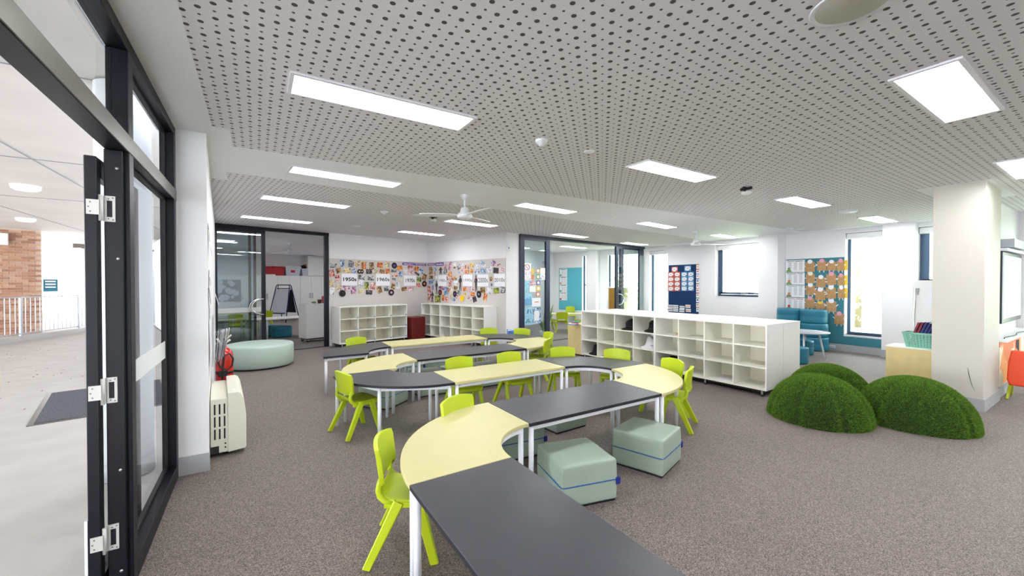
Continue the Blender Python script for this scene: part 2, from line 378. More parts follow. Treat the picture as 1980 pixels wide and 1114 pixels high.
# window wall X = 11.2
WX, WT = 11.2, .28
def wsec(bm, y0, y1, z0=0, z1=CEIL): add_box(bm, WX, WX+WT, y0, y1, z0, z1)
bm = nb()
WIN = [(8.275, 9.0, .25, 2.62), (5.15, 6.68, 1.17, 2.62), (2.99, 3.64, .39, 2.66), (1.50, 2.46, 1.50, 2.66), (-.7, .7, .5, 2.6), (-2.6, -1.2, .5, 2.6)]  # last two windows are unseen, added to brighten the right side
for a, b in ((9.0, 9.3), (6.68, 8.275), (3.64, 5.15), (2.46, 2.99), (.7, 1.50), (-1.2, -.7), (-3, -2.6)): wsec(bm, a, b)
for y0, y1, z0, z1 in WIN: wsec(bm, y0, y1, 0, z0); wsec(bm, y0, y1, z1, CEIL)
struct('wall_right', bm, 'wall_paint')
bm = nb(); add_box(bm, 10.8, 11.2, 4.85, 5.30, 0, CEIL); struct('wall_pier', bm, 'wall_paint')
bm = nb(); add_box(bm, 11.0, 11.2, 2.455, 2.95, 0, CEIL); struct('wall_pier', bm, 'wall_paint')
bm = nb(); add_box(bm, 11.188, 11.2, 2.95, 4.85, 0, .155); add_box(bm, 10.985, 11.0, 2.44, 2.96, 0, .155); struct('baseboard_right', bm, 'grey_skirting')
bm = nb(); add_box(bm, 8.2, 11.2, 1.2, 1.36, 0, CEIL); struct('wall_wing', bm, 'wall_paint')
for i, (y0, y1, z0, z1) in enumerate(WIN):
    wn = bpy.data.objects.new('window_%d' % (i+1), None); C.objects.link(wn); wn['kind'] = 'structure'; wn.location = (WX, (y0+y1)/2, z0)
    hw = (y1-y0)/2; h = z1-z0; X0 = .16
    bm = nb(); t = .055
    for b in ((X0, X0+.06, -hw, -hw+t, 0, h), (X0, X0+.06, hw-t, hw, 0, h), (X0, X0+.06, -hw+t, hw-t, 0, t), (X0, X0+.06, -hw+t, hw-t, h-t, h)): add_box(bm, *b)
    if i in (1, 3):
        for b in ((X0-.03, X0, hw-.14, hw-.06, .06, h-.05), (X0-.03, X0, -hw+.06, hw-.06, .06, .12)): add_box(bm, *b)
    obj('window_frame', bm, 'window_alu', wn)
    box_obj('window_pane', (X0+.025, X0+.031, -hw+t, hw-t, t, h-t), 'glass', wn)
    box_obj('window_sill', (-.012, X0, -hw-.01, hw+.01, -.03, .0), 'wall_paint', wn)
    box_obj('roller_blind', (.03, .13, -hw+.005, hw-.005, h-.13, h-.005), 'blind_white', wn, bev=.02)
    if i == 1:
        bm = nb(); add_bar(bm, (X0-.04, -.1, .09), (X0-.04, .1, .09), .02, .02); add_bar(bm, (X0-.04, -.35, .09), (X0-.04, -.25, .09), .03, .02); obj('window_handle', bm, 'steel', wn)
# column at the right
bm = nb(); add_box(bm, 7.32, 8.25, 1.03, 1.47, 0, CEIL)
for x, y in ((7.3, 1.025),): pass
colm = struct('wall_column', bm, 'column_paint')
bm = nb(); add_box(bm, 7.305, 7.32, 1.015, 1.485, 0, .15); add_box(bm, 7.32, 8.26, 1.015, 1.03, 0, .15); obj('baseboard', bm, 'grey_skirting', colm)
bm = nb(); pts = [onplane(x, y, (7.317, 0, 0), (1, 0, 0)) for x, y in ((1871, 710), (1873, 722), (1876, 735), (1880, 747), (1885, 756))]
add_tube(bm, pts, [.0008, .003, .0025, .002, .0006], 6); obj('scuff_mark', bm, 'slot_dark', colm)
# side walls / backs so that light stays in
bm = nb(); add_box(bm, -.7, 11.5, -3.2, -3, 0, CEIL); struct('wall_front', bm, 'wall_paint')
bm = nb(); add_box(bm, -.63, -.53, -3.1, -1.2, 0, CEIL); struct('wall_entry', bm, 'wall_paint')

# ------------------------------------------------------------------ entry glazing at the left (X = -0.53)
gl = bpy.data.objects.new('window_entry', None); C.objects.link(gl); gl['kind'] = 'structure'
XI, XO = -.53, -.615
def fbox(name, y0, y1, z0, z1, m='dark_alu', x0=XO, x1=XI, lab=None):
    b = nb(); add_box(b, x0, x1, y0, y1, z0, z1); o = obj(name, b, m, gl, label=lab); bevel(o, .003, 1); return o
fbox('post', 2.73, 2.815, 0, 2.70); fbox('post', 4.03, 4.12, 0, 2.70)
fbox('head_frame', -1.2, 4.12, 2.70, CEIL)
fbox('transom', -1.2, 4.03, 2.19, 2.275)
fbox('lit_transom_face', -1.2, 4.12, 2.19, 2.275, 'mid_alu', XI, XI+.004, 'paler strip standing for light on the transom face')  # light on the transom's inner face, put into a paler strip
fbox('sill', 2.815, 4.03, 0, .11)
fbox('threshold_track', -1.2, 2.73, -.01, .006, 'mid_alu', XO-.05, XI)
for k in range(4): fbox('track_rib', -1.2, 2.73, .006, .011, 'black_rubber', XO-.03+k*.035, XO-.022+k*.035)
for y0, y1, z0, z1 in ((2.815, 4.03, .11, 2.19), (2.815, 4.03, 2.275, 2.70), (-1.2, 2.73, 2.275, 2.70)):
    fbox('pane', y0, y1, z0, z1, 'glass', -.597, -.590)
for y0, y1, z0, z1 in ((2.815, 4.03, .11, 2.19), (2.815, 4.03, 2.275, 2.70)):
    b = nb()
    for q in ((y0, y0+.02, z0, z1), (y1-.02, y1, z0, z1), (y0, y1, z0, z0+.02), (y0, y1, z1-.02, z1)): add_box(b, -.605, -.58, *q)
    obj('glazing_bead', b, 'black_rubber', gl)
fbox('frosted_band', 2.835, 4.01, .97, 1.10, 'frosted_band', -.589, -.588)
# jamb with screws, folding leaf folded back outside, hinges
jm = fbox('door_jamb', 2.70, 2.73, 0, 2.19, 'dark_alu', -.617, -.549)
b = nb()
for z in (2.1, 1.66, .62, .12):
    add_lathe(b, [(0, 0), (.007, 0), (.007, .003), (0, .003)], 12)
    for v in b.verts[-48:]: v.co = Vector((-.570, 2.70 - v.co.z, z)) + Vector((v.co.x, 0, v.co.y))
obj('screws', b, 'steel', gl)
lf = thing('folding_door_leaf', 'tall dark framed glass door leaf folded back outside the entry', 'door', (-.654, 2.66, .0))
b = nb()
for q in ((-.022, .022, 0, .06, .01, 2.14), (-.022, .022, .74, .80, .01, 2.14), (-.022, .022, .06, .74, .01, .12), (-.022, .022, .06, .74, 2.05, 2.14)): add_box(b, *q)
bevel(obj('leaf_frame', b, 'dark_alu', lf), .003, 1); box_obj('pane', (-.003, .003, .06, .74, .12, 2.05), 'glass', lf)
box_obj('weather_strip', (-.034, -.023, 0, .02, .0, .42), 'white_metal', lf)
for z in (.30, 1.02, 1.90):
    b = nb(); add_tube(b, [(.0315, .012, z-.062), (.0315, .012, z+.062)], .008, 12)
    add_box(b, -.014, .03, -.004, 0, z-.035, z+.035)
    for q in ((.036, .048, z-.062, z+.062), (.048, .078, z+.040, z+.062), (.048, .078, z-.062, z-.040), (.068, .078, z-.040, z+.040)): add_box(b, q[0], q[1], .033, .040, q[2], q[3])
    hg = obj('hinge', b, 'hinge_metal', lf)
    b = nb()
    for x, zz in ((0, -.022), (-.006, .0), (0, .022), (.054, .048), (.054, -.048), (.070, .053), (.070, -.053)):
        yy = -.0045 if x < .03 else .0325; add_box(b, x-.003, x+.003, yy, yy+.003, z+zz-.003, z+zz+.003)
    obj('hinge_screw', b, 'mid_alu', hg)
# ------------------------------------------------------------------ courtyard
bm = nb(); add_box(bm, -16, -.66, -10, 30, 3.12, 3.3)  # soffit stretched far out of view to shade the courtyard
sf = struct('ceiling_soffit', bm, 'soffit_concrete')
bm = nb()
for y in (1.5, 4.4, 7.6, 11.): add_box(bm, -6.6, -.66, y, y+.012, 3.114, 3.121)
for x in (-2.4, -4.4): add_box(bm, x, x+.012, -4, 30, 3.1145, 3.1215)
obj('formwork_joint', bm, 'ink_grey', sf)
bm = nb(); add_box(bm, -.66, -.652, -4, 4.3, CEIL+.0, 3.4); struct('wall_upstand', bm, 'render_white')
for i, (px, py) in enumerate(((50, 363), (50, 425))):
    p = onz(px, py, 3.09); q = nb(); add_lathe(q, [(.0, -.05), (.12, -.045), (.16, -.02), (.17, .03)], 28)
    o = obj('soffit_light', q, 'lamp_disc', loc=p); tag(o, ['round white bowl light on the concrete soffit, nearer of the two over the courtyard', 'round white bowl light on the soffit, farther one close to the brick wall', ''][i], 'light')
bm = nb(); add_box(bm, -16, -.7, -5.2, -5, -.1, 3.12); struct('wall_light_block', bm, 'render_white')  # unseen wall added to block sky light from behind
# mat
mt = thing('door_mat', 'dark grey ribbed entrance mat on the courtyard concrete', 'mat', (-1.695, 7.51, -.015), R(12))
box_obj('mat_border', (-.62, .62, -.92, .92, 0, .008), 'mid_alu', mt)
bm = nb()
for k in range(60): add_box(bm, -.57, .57, -.87+k*.029, -.87+k*.029+.02, .008, .014)
obj('mat_ribs', bm, 'mat_grey', mt, kind='stuff')
bm = nb()
for k in range(110):
    x = random.uniform(-4.6, -.9); y = random.uniform(4.5, 15.5); a = random.uniform(0, 6.3); s = random.uniform(.015, .035)
    vs = [bm.verts.new((x+s*math.cos(a+t)*(1 if i % 2 else .5), y+s*math.sin(a+t)*(1 if i % 2 else .5), -.013+.006*(i % 2))) for i, t in enumerate((0, 1.2, 2.4, 3.6, 4.9))]
    bm.faces.new(vs)
tag(obj('fallen_leaves', bm, 'leaf_brown', kind='stuff'), 'dry brown leaves scattered over the courtyard concrete', 'leaves')
bm = nb(); add_lathe(bm, [(.17, 0), (.17, 3.12)], 36, c=(-.90, 4.45, -.01)); k_ = struct('wall_round_column', bm, 'render_white'); bm = nb(); add_lathe(bm, [(.174, 0), (.174, .14)], 36, c=(-.90, 4.45, -.01)); obj('base_band', bm, 'grey_skirting', k_)
# railing along A->B
RA = Vector((-7.2, 10.9)); RB = Vector((-4.3, 19.3)); dR = (RB-RA).normalized()
bm = nb(); add_box(bm, -1, (RB-RA).length+1.5, -.1, .2, -.015, .12, m=M2(RA, dR)); struct('trim_kerb', bm, 'concrete')
rl = thing('railing', 'pale grey metal bar railing on the courtyard kerb', 'railing', (RA.x, RA.y, .12), math.atan2(dR.y, dR.x))
LR = (RB-RA).length
bm = nb(); add_bar(bm, (0, 0, 1.04), (LR+1, 0, 1.04), .05, .03); obj('top_rail', bm, 'rail_grey', rl)
bm = nb(); add_bar(bm, (0, 0, .06), (LR+1, 0, .06), .03, .03); obj('bottom_rail', bm, 'rail_grey', rl)
pbm = nb(); add_bar(pbm, (0, 0, 0), (0, 0, 1.04), .06, .06, up=(1, 0, 0)); po = obj('post', pbm, 'rail_grey', rl)
bbm = nb(); add_bar(bbm, (0, 0, .06), (0, 0, 1.03), .018, .018, up=(1, 0, 0)); bo = obj('baluster', bbm, 'rail_grey', rl)
k = 0; x = .0
while x < LR+1:
    if k: 
        src = po if k % 13 == 0 else bo
        c = src.copy(); C.objects.link(c); c.location = (x, 0, 0)
    k += 1; x += .145
po.location = (0, .0, 0); bo.location = (.07, 0, 0)
# brick wall behind the railing
bl = onz(86, 640, .2); BX0 = Vector((-9.6, 16.6)); BX1 = Vector((-5.37, 17.6)); dK = (BX1-BX0).normalized()
bw = bpy.data.objects.new('wall_brick', None); C.objects.link(bw); bw['kind'] = 'structure'; bw.location = (BX1.x, BX1.y, -.4); bw.rotation_euler = (0, 0, math.atan2(dK.y, dK.x))
box_obj('mortar', (-4.6, -.02, .02, .4, 0, 3.55), 'mortar', bw)
bmeshes = []
for k in range(5):
    q = nb(); add_box(q, -.115, .115, 0, .03, 0, .062); me = bpy.data.meshes.new('brick'); q.to_mesh(me); q.free(); me.materials.append(M['brick_%d' % k]); bmeshes.append(me)
cnt = 0; rest = [nb() for _ in range(5)]
for row in range(46):
    for cidx in range(18):
        x = -.13-cidx*.24-(.12 if row % 2 else 0); z = .01+row*.0755; kk = random.randrange(5)
        if row >= 12 and cidx < 9 and cnt < 300:
            o = bpy.data.objects.new('brick', bmeshes[kk]); C.objects.link(o); o.parent = bw; o.location = (x, random.uniform(-.004, .004), z); cnt += 1
        else: add_box(rest[kk], x-.115, x+.115, 0, .03, z, z+.062)
for k in range(5): o = obj('brickwork', rest[k], 'brick_%d' % k, bw, kind='stuff')
# pale building with a glazed door beyond
fb = thing('pale_building', 'white rendered building with a tall glazed window beyond the railing', 'building', (-3.4, 21.2, -.4), R(13))
bm = nb()
for q in ((-2.0, -.85, 0, .3, 0, 3.2), (-.85, 2.6, 0, .3, 2.45, 3.2), (2.2, 4, 0, .3, 0, 3.2)): add_box(bm, *q)
obj('wall', bm, 'render_white', fb); box_obj('roof', (-2.2, 4, -.25, .6, 3.2, 3.36), 'mid_alu', fb)
bm = nb()
for x in (-.85, .1, 1.1, 2.14): add_box(bm, x, x+.06, .05, .11, 0, 2.45)
for z in (.0, 1.5, 2.1, 2.4): add_box(bm, -.85, 2.2, .05, .1, z, z+.05)
obj('window_frame', bm, 'rail_grey', fb); box_obj('pane', (-.85, 2.2, .07, .08, 0, 2.45), 'glass_dim', fb)
box_obj('interior', (-.85, 2.2, .8, .9, 0, 2.45), 'render_white', fb)
sg = thing('wall_sign', 'small blue sign on the pale building beside its window', 'sign', onplane(98, 552, (-3.6, 21.0, 0), (math.sin(R(13)), -math.cos(R(13)), 0)), R(13))
box_obj('panel', (-.17, .17, -.05, 0, -.22, .22), 'sign_blue', sg); bm = nb()
for z in (.12, .02, -.08): add_box(bm, -.12, .12, -.056, -.05, z, z+.04)
obj('lettering', bm, 'white_ink', sg)
# white door-closer box high on the brick wall
p = onplane(2, 462, (BX1.x, BX1.y-.1, 0), (dK.y, -dK.x, 0)); b_ = thing('wall_box', 'white sign box high on the brick wall', 'sign', p, math.atan2(dK.y, dK.x)); q = nb(); add_box(q, -.4, .13, -.05, .04, -.17, .17); bevel(obj('case', q, 'render_white', b_), .02)
# yellow hoop at the frame's left edge
p = onz(-14, 742, 0); bm = nb(); add_tube(bm, [(.27*math.cos(a), 0, .30+.27*math.sin(a)) for a in [PI*i/12-.0 for i in range(13)]]+[(-.27, 0, 0)], .022, 8)
b2 = [(.27, 0, 0), (.27, 0, .30)]; add_tube(bm, b2, .022, 8)
tag(obj('yellow_hoop', bm, 'yellow_paint', loc=(p.x, p.y, -.015), rot=(0, 0, R(-60))), 'yellow curved metal hoop standing on the courtyard at the left edge', 'hoop')
# outside the windows: lawn and pale trees
bm = nb(); add_box(bm, 11.5, 70, -30, 60, -.9, -.8); struct('ground_lawn', bm, 'lawn')
def tree(x, y, h, r, lab):
    t = thing('tree', lab, 'tree', (x, y, -.8), 0, 'trees beyond the windows'); rnd = random.Random(int(x*7+y*3))
    b = nb(); add_tube(b, [(0, 0, 0), (.1, 0, h*.3), (0, .1, h*.7)], [.16, .12, .05], 8); obj('trunk', b, 'trunk', t)
    b = nb(); 
    for k in range(2600):
        a = rnd.uniform(0, 6.28); ph = math.acos(rnd.uniform(-1, 1)); rr = r*(rnd.uniform(.4, 1)**.5)
        c = Vector((rr*math.sin(ph)*math.cos(a), rr*math.sin(ph)*math.sin(a), h*.55+rr*1.2*math.cos(ph))); s = .13
        d1 = Vector((rnd.gauss(0, 1), rnd.gauss(0, 1), rnd.gauss(0, 1))).normalized()*s; d2 = d1.orthogonal().normalized()*s*.6
        b.faces.new([b.verts.new(c+d1), b.verts.new(c+d2), b.verts.new(c-d1), b.verts.new(c-d2)])
    obj('foliage', b, 'foliage', t, kind='stuff', fix=False)
tree(20, 16, 6.5, 2.8, 'tree with loose pale foliage seen through the far corner window'); tree(27, 8.2, 7.5, 3.2, 'broad tree seen through the raised window left of the pier')
tree(22, 3.6, 7, 2.2, 'pale tree seen through the tall window beside the teal board'); tree(38, 15, 8, 3.5, 'distant tree with pale leaves beyond the lawn'); tree(19, -3.2, 6, 2.2, 'small tree seen through the window beside the column')

# ------------------------------------------------------------------ sliding glass partitions
mat('blue_alu', (34, 44, 68), .4, 0., spec=.4); mat('slate_alu', (16, 22, 36), .4, 0., spec=.35)
def partition(name, p, d, posts, top, panes, lab, zt=CEIL, glassm='glass_dim'):
    g = bpy.data.objects.new(name, None); C.objects.link(g); g['kind'] = 'structure'; g.location = (p.x, p.y, 0); g.rotation_euler = (0, 0, math.atan2(d.y, d.x))
    for (a, b, off) in posts: bevel(box_obj('post', (a, b, off-.03, off+.04, 0, zt-.06), lab, g), .003, 1)
    box_obj('head_track', (top[0], top[1], -.05, .09, zt-.07, zt), lab, g)
    box_obj('floor_track', (top[0], top[1], -.03, .07, 0, .006), 'black_rubber', g)
    for (a, b, off) in panes:
        box_obj('pane', (a, b, off, off+.008, .08, zt-.13), glassm, g)
        box_obj('bottom_rail', (a, b, off-.02, off+.03, .006, .08), lab, g); box_obj('top_rail', (a, b, off-.02, off+.03, zt-.13, zt-.07), lab, g)
    return g
aA = lambda x: along(x, 560, PA, d50)[0]
pa = partition('window_storeroom', PA, d50, [(aA(413), aA(420), 0), (aA(483), aA(487), .08), (aA(493), aA(497), .08), (aA(506), aA(513), 0), (aA(627), aA(635), 0)], (0, aA(635)), [(aA(420), aA(506), 0), (aA(420), aA(493), .09)], 'slate_alu')
box_obj('frosted_band', (aA(420), aA(504), -.004, -.002, .92, 1.02), 'frosted_band', pa)
aB = lambda x: along(x, 560, P3, dB)[0]
pb = partition('window_reading_room', P3, dB, [(0.0, aB(1013), 0), (aB(1054.5), aB(1062), 0), (aB(1190), aB(1194.5), .0), (aB(1202), aB(1208), .07), (aB(1235), aB(1243), 0)], (0, aB(1244)), [(aB(1013), aB(1055), 0), (aB(1194), aB(1204), 0), (aB(1207), aB(1236), .07)], 'blue_alu')
def dhandle(parent, x, z, side, y):
    b = nb(); pts = [(x+side*.22*math.sin(a), y, z+.17*math.cos(a)) for a in [PI*i/14 for i in range(15)]]
    add_tube(b, pts, .016, 10); add_tube(b, [(x, y, z+.17), (x, y+abs(y), z+.17)], .01, 8); add_tube(b, [(x, y, z-.17), (x, y+abs(y), z-.17)], .01, 8)
    obj('door_handle', b, 'chrome', parent)
dhandle(pa, aA(507), 1.03, -1, -.09); dhandle(pa, aA(507)-.03, 1.03, -1, -.05)
zb = along(1196, 579, P3, dB)[1]; dhandle(pb, aB(1193), zb, 1, -.09)
bm = nb(); add_box(bm, aB(1208), aB(1235), -.002+.065, .067, .95, 1.08); obj('frosted_band', bm, 'frosted_band', pb)

# storeroom beyond partition A
RAo = Vector((1.56, 19.1)); 
def MA(x, y): return P0 + d50*x + Vector((-d50.y, d50.x))*y      # storeroom frame: x along the glass, y deeper
ang50 = math.atan2(d50.y, d50.x)
def segwall(name, a, b, t, z0=0, z1=CEIL, m='wall_paint'): return wallseg(name, a, b, t, z0, z1, m)
YB = 8.6
segwall('wall_storeroom_back', MA(-2.4, YB+.62), MA(3.7, YB+.62), .15)
segwall('wall_storeroom_right', MA(3.62, YB+.62), MA(3.42, 2.3), .12); segwall('wall_storeroom_nib', MA(3.42, 2.3), MA(2.9, 1.2), .1); segwall('wall_storeroom_nook', MA(2.9, 1.2), MA(2.3, .2), .1)
segwall('wall_storeroom_left', MA(-2.32, .05), MA(-2.32, YB+.7), .15)
cpb = thing('tall_cupboard', 'run of tall white storeroom cupboards with slim pull handles', 'cupboard', (*MA(0, YB), 0), ang50)
box_obj('body', (-2.25, 3.4, .02, .6, .1, 1.86), 'white_laminate', cpb); box_obj('plinth', (-2.25, 3.4, .06, .6, 0, .1), 'black_plinth', cpb)
box_obj('high_cabinet', (2.52, 3.4, .02, .6, 1.875, 2.74), 'white_laminate', cpb)
k = 0; x = -2.2
while x < 3.2:
    dr = bevel(box_obj('door', (x+.003, x+.437, 0, .02, .1, 1.855), 'white_laminate', cpb), .003, 1)
    hx = x+(.39 if k % 2 == 0 else .05); q = nb()
    for b in ((hx-.022, hx-.014, .9, 1.1), (hx+.014, hx+.022, .9, 1.1), (hx-.022, hx+.022, 1.1, 1.108), (hx-.022, hx+.022, .892, .9)): add_box(q, b[0], b[1], -.012, 0, b[2], b[3])
    obj('handle', q, 'mid_alu', dr); k += 1; x += .44
def tub(px0, px1, pyb, pyt, m, lab, lid=None):
    # rests on the cupboard top
    q = MA(0, YB); a0 = along(px0, pyb, q, d50)[0]; a1 = along(px1, pyb, q, d50)[0]; h = (pyb-pyt)/779*17.2
    t = thing('storage_tub', lab, 'tub', (*MA((a0+a1)/2, YB+.3), 1.86), ang50); w_ = (a1-a0)/2; b = nb()
    lo = [(-w_*.86, -.2), (w_*.86, -.2), (w_*.86, .2), (-w_*.86, .2)]; hi = [(-w_, -.24), (w_, -.24), (w_, .24), (-w_, .24)]
    A = [b.verts.new((x, y, 0)) for x, y in lo]; B = [b.verts.new((x, y, h*.88)) for x, y in hi]; b.faces.new(A); b.faces.new(B)
    for i in range(4): b.faces.new([A[i], A[(i+1) % 4], B[(i+1) % 4], B[i]])
    bevel(obj('body', b, m, t), .02); bevel(box_obj('lid', (-w_-.02, w_+.02, -.26, .26, h*.88, h), lid or m, t), .01); return t
tub(514, 533, 533, 516, 'tub_red', 'dark red storage tub at the left end on top of the cupboards')
tub(527, 552, 533, 515.5, 'tub_red', 'bright red storage tub on top of the storeroom cupboards')
tt = tub(553, 583, 533, 515, 'tub_clear', 'clear storage tub with a red label on top of the cupboards', 'white_laminate')
box_obj('label_card', (-.1, .06, -.245, -.235, .14, .24), 'red_card', tt)
tt = tub(585, 605, 533.5, 519, 'tub_clear', 'smaller clear tub heaped with dark toys on top of the cupboards', 'tub_clear')
bm = nb()
for k in range(22):
    q = Vector((random.uniform(-.2, .2), random.uniform(-.15, .15), .34+random.uniform(0, .1))); bmesh.ops.create_icosphere(bm, subdivisions=1, radius=random.uniform(.04, .07), matrix=Matrix.Translation(q))
obj('toy_heap', bm, 'black_cloth', tt, kind='stuff')
bm = nb(); q = MA(0, YB); a0 = along(601, 517, q, d50)[0]
for k in range(9): bmesh.ops.create_icosphere(bm, subdivisions=1, radius=.06, matrix=Matrix.Translation((random.uniform(-.14, .14), random.uniform(-.1, .1), random.uniform(0, .1))))
tag(obj('orange_toy', bm, 'toy_orange', loc=(*MA(a0, YB+.3), 2.26)), 'orange fluffy toy lying on the smaller clear tub', 'toy')
box_obj('x', (0, .01, 0, .01, 0, .01), 'paper'); bpy.data.objects.remove(bpy.data.objects['x'])
pb_ = thing('paper_stack', 'flat white stack of papers left of the red tub on the cupboards', 'papers', (*MA(along(517, 532, MA(0, YB), d50)[0], YB+.12), 1.86), ang50); box_obj('sheets', (-.3, .3, -.1, .1, 0, .05), 'paper', pb_)
# grey bubble sheet standing in for a reflection in the glass
q = MA(0, YB-.02); a, z = along(441, 562, q, d50)
art = thing('bubble_reflection', 'grey sheet of pale bubbles standing in for a reflection in the storeroom glass', 'artwork', (*MA(a, YB-.012), z), ang50)
box_obj('sheet', (-.42, .42, -.012, 0, -.42, .42), 'mirror_grey', art); bm = nb()
for k in range(26):
    bmesh.ops.create_circle(bm, cap_ends=True, segments=14, radius=random.uniform(.05, .11), matrix=Matrix.Translation((random.uniform(-.33, .33), -.016-.0006*k, random.uniform(-.33, .33))) @ Matrix.Rotation(PI/2, 4, 'X'))
obj('bubble', bm, 'tub_clear', art, kind='stuff', fix=False)
# mobile cabinet in the doorway
q = onz(593, 663, 0); mc = thing('mobile_cabinet', 'white mobile cabinet on castors just inside the storeroom', 'cabinet', (q.x, q.y, 0), ang50+R(4))
bevel(box_obj('body', (0, .9, 0, .45, .10, 1.0), 'white_laminate', mc), .004, 1)
box_obj('side_panel', (-.012, 0, 0, .45, .1, 1.0), 'white_laminate', mc); box_obj('plinth', (.03, .88, .03, .42, .07, .1), 'black_plinth', mc)
def castor(parent, x, y, r=.03, m='black_rubber'):
    b = nb(); add_tube(b, [(x, y-.012, r), (x, y+.012, r)], r, 14, smooth=False); add_box(b, x-.012, x+.012, y-.018, y+.018, r, r*2+.02, 1); return obj('castor', b, [m, 'steel'], parent)
for x, y in ((.06, .06), (.84, .06), (.06, .39), (.84, .39)): castor(mc, x, y)
o = thing('red_caddy', 'red plastic caddy standing on the white mobile cabinet', 'caddy', (*(Vector((q.x, q.y))+d50*.62+Vector((-d50.y, d50.x))*.22), 1.0), ang50); bevel(box_obj('body', (-.12, .12, -.1, .1, 0, .19), 'tub_red', o), .01); bm = nb(); add_tube(bm, [(.1*math.cos(a), 0, .19+.05*math.sin(a)) for a in [PI*i/8 for i in range(9)]], .008); obj('handle', bm, 'tub_red', o)
o = thing('small_pot', 'small brown pot beside the red caddy on the mobile cabinet', 'pot', (*(Vector((q.x, q.y))+d50*.40+Vector((-d50.y, d50.x))*.2), 1.0)); bm = nb(); add_lathe(bm, [(.04, 0), (.055, .1), (.045, .1), (.0, .08)], 16); obj('body', bm, 'leaf_brown', o)
bm = nb(); bmesh.ops.create_icosphere(bm, subdivisions=2, radius=.035, matrix=Matrix.Translation((0, 0, .03)) @ Matrix.Diagonal((1.6, 1, .8, 1))); tag(obj('green_toy', bm, 'green_card', loc=(*(Vector((q.x, q.y))+d50*.26+Vector((-d50.y, d50.x))*.2), 1.0)), 'small green toy on the mobile cabinet, left of the brown pot', 'toy')
# easel
q = onz(549, 622, 0); ez = thing('easel', 'navy framed double sided easel with a grey and a black board', 'easel', (q.x, q.y, 0), R(-50))
bm = nb()
for sy in (-1, 1):
    add_tube(bm, [(-.46, sy*.34, .0), (-.34, sy*.04, 1.42), (-.30, sy*.04, 1.47), (.30, sy*.04, 1.47), (.34, sy*.04, 1.42), (.46, sy*.34, 0)], .018, 8)
obj('frame', bm, 'navy_frame', ez)
bm = nb(); add_tube(bm, [(-.35, .0, 1.33), (.35, 0, 1.33)], .018, 8); obj('crossbar', bm, 'navy_frame', ez)
for sy, m in ((-1, 'board_grey'), (1, 'board_black')):
    bm = nb(); add_box(bm, -.36, .36, -.008, .008, 0, .95, m=Matrix.Translation((0, sy*.25, .36)) @ Matrix.Rotation(sy*R(12.5), 4, 'X')); obj('board', bm, m, ez)
bm = nb(); add_box(bm, -.36, .36, -.42, -.26, .34, .38); bevel(obj('tray', bm, 'navy_frame', ez), .01)

# ------------------------------------------------------------------ furniture builders
def chair_proto(shell='lime_plastic', legs='lime_plastic'):
    t = thing('classroom_chair', '-', 'chair', (0, 0, 0), 0)
    def grid(rows, ny, warp):
        b = nb(); G = []
        for i, (x, z, w_) in enumerate(rows):
            G.append([b.verts.new(warp(i, x, (2*j/(ny-1)-1)*w_, z, 2*j/(ny-1)-1)) for j in range(ny)])
        for i in range(len(rows)-1):
            for j in range(ny-1): b.faces.new([G[i][j], G[i][j+1], G[i+1][j+1], G[i+1][j]])
        return b, G
    rows = [(.178, .300, .150), (.180, .325, .165), (.165, .343, .172), (.11, .344, .178), (.03, .338, .178), (-.05, .336, .168), (-.105, .342, .156), (-.136, .362, .147), (-.146, .395, .142)]
    b, G = grid(rows, 9, lambda i, x, y, z, s: (x-.012*s*s*(i < 3), y, z+(-.008*(1-s*s) if 2 < i < 7 else 0)+(.0)))
    o = obj('seat', b, shell, t, smooth=True); m = o.modifiers.new('thick', 'SOLIDIFY'); m.thickness = .014; m.offset = -1; m = o.modifiers.new('round', 'SUBSURF'); m.levels = 1; m.render_levels = 1
    back = [(-.150, .428, .150), (-.151, .436, .164), (-.156, .48, .171), (-.164, .54, .175), (-.172, .60, .176), (-.178, .638, .175), (-.181, .652, .172)]
    b, G = grid(back, 11, lambda i, x, y, z, s: (x+.036*s*s, y, z-(.022*s**2 if i > 4 else 0)+(.012*(s**4) if i < 1 else 0)))
    o = obj('backrest', b, shell, t, smooth=True); m = o.modifiers.new('thick', 'SOLIDIFY'); m.thickness = .024; m.offset = 0; m = o.modifiers.new('round', 'BEVEL'); m.width = .009; m.segments = 3; m.limit_method = 'ANGLE'; m.angle_limit = R(40)
    for sy in (-1, 1):
        b = nb(); pts = [(-.07, sy*.156, .332), (-.110, sy*.152, .343), (-.134, sy*.147, .366), (-.143, sy*.145, .398), (-.137, sy*.149, .432), (-.131, sy*.152, .465)]
        add_tube(b, pts, [.012, .016, .018, .017, .016, .012], 10)
        obj('back_strut', b, shell, t)
        b = nb(); add_bar(b, (-.11, sy*.152, .322), (.15, sy*.158, .320), .026, .034); obj('side_rail', b, legs, t)
        for xt, xf, yf in ((-.03, -.195, .20), (.075, .165, .185)):
            b = nb(); add_bar(b, (xt, sy*.158, .338), (xf, sy*yf, .0), .058, .036, .046, .028, up=(0, 1, 0), ch=.35); 
            for v in b.verts: v.co.z = max(v.co.z, 0)
            obj('leg', b, legs, t)
    return t
chair0 = chair_proto(); used = [False]
def chair(x, y, deg, label, group='lime chairs around the winding table'):
    if not used[0]:
        used[0] = True; chair0.location = (x, y, 0); chair0.rotation_euler = (0, 0, R(deg)); chair0['label'] = label; chair0['group'] = group; return chair0
    return dup(chair0, (x, y, 0), R(deg), label, group)
def bchair(bx, by, deg, label):    # bx, by: where the top of the backrest stands
    a = R(deg); return chair(bx+.20*math.cos(a), by+.20*math.sin(a), deg, label)

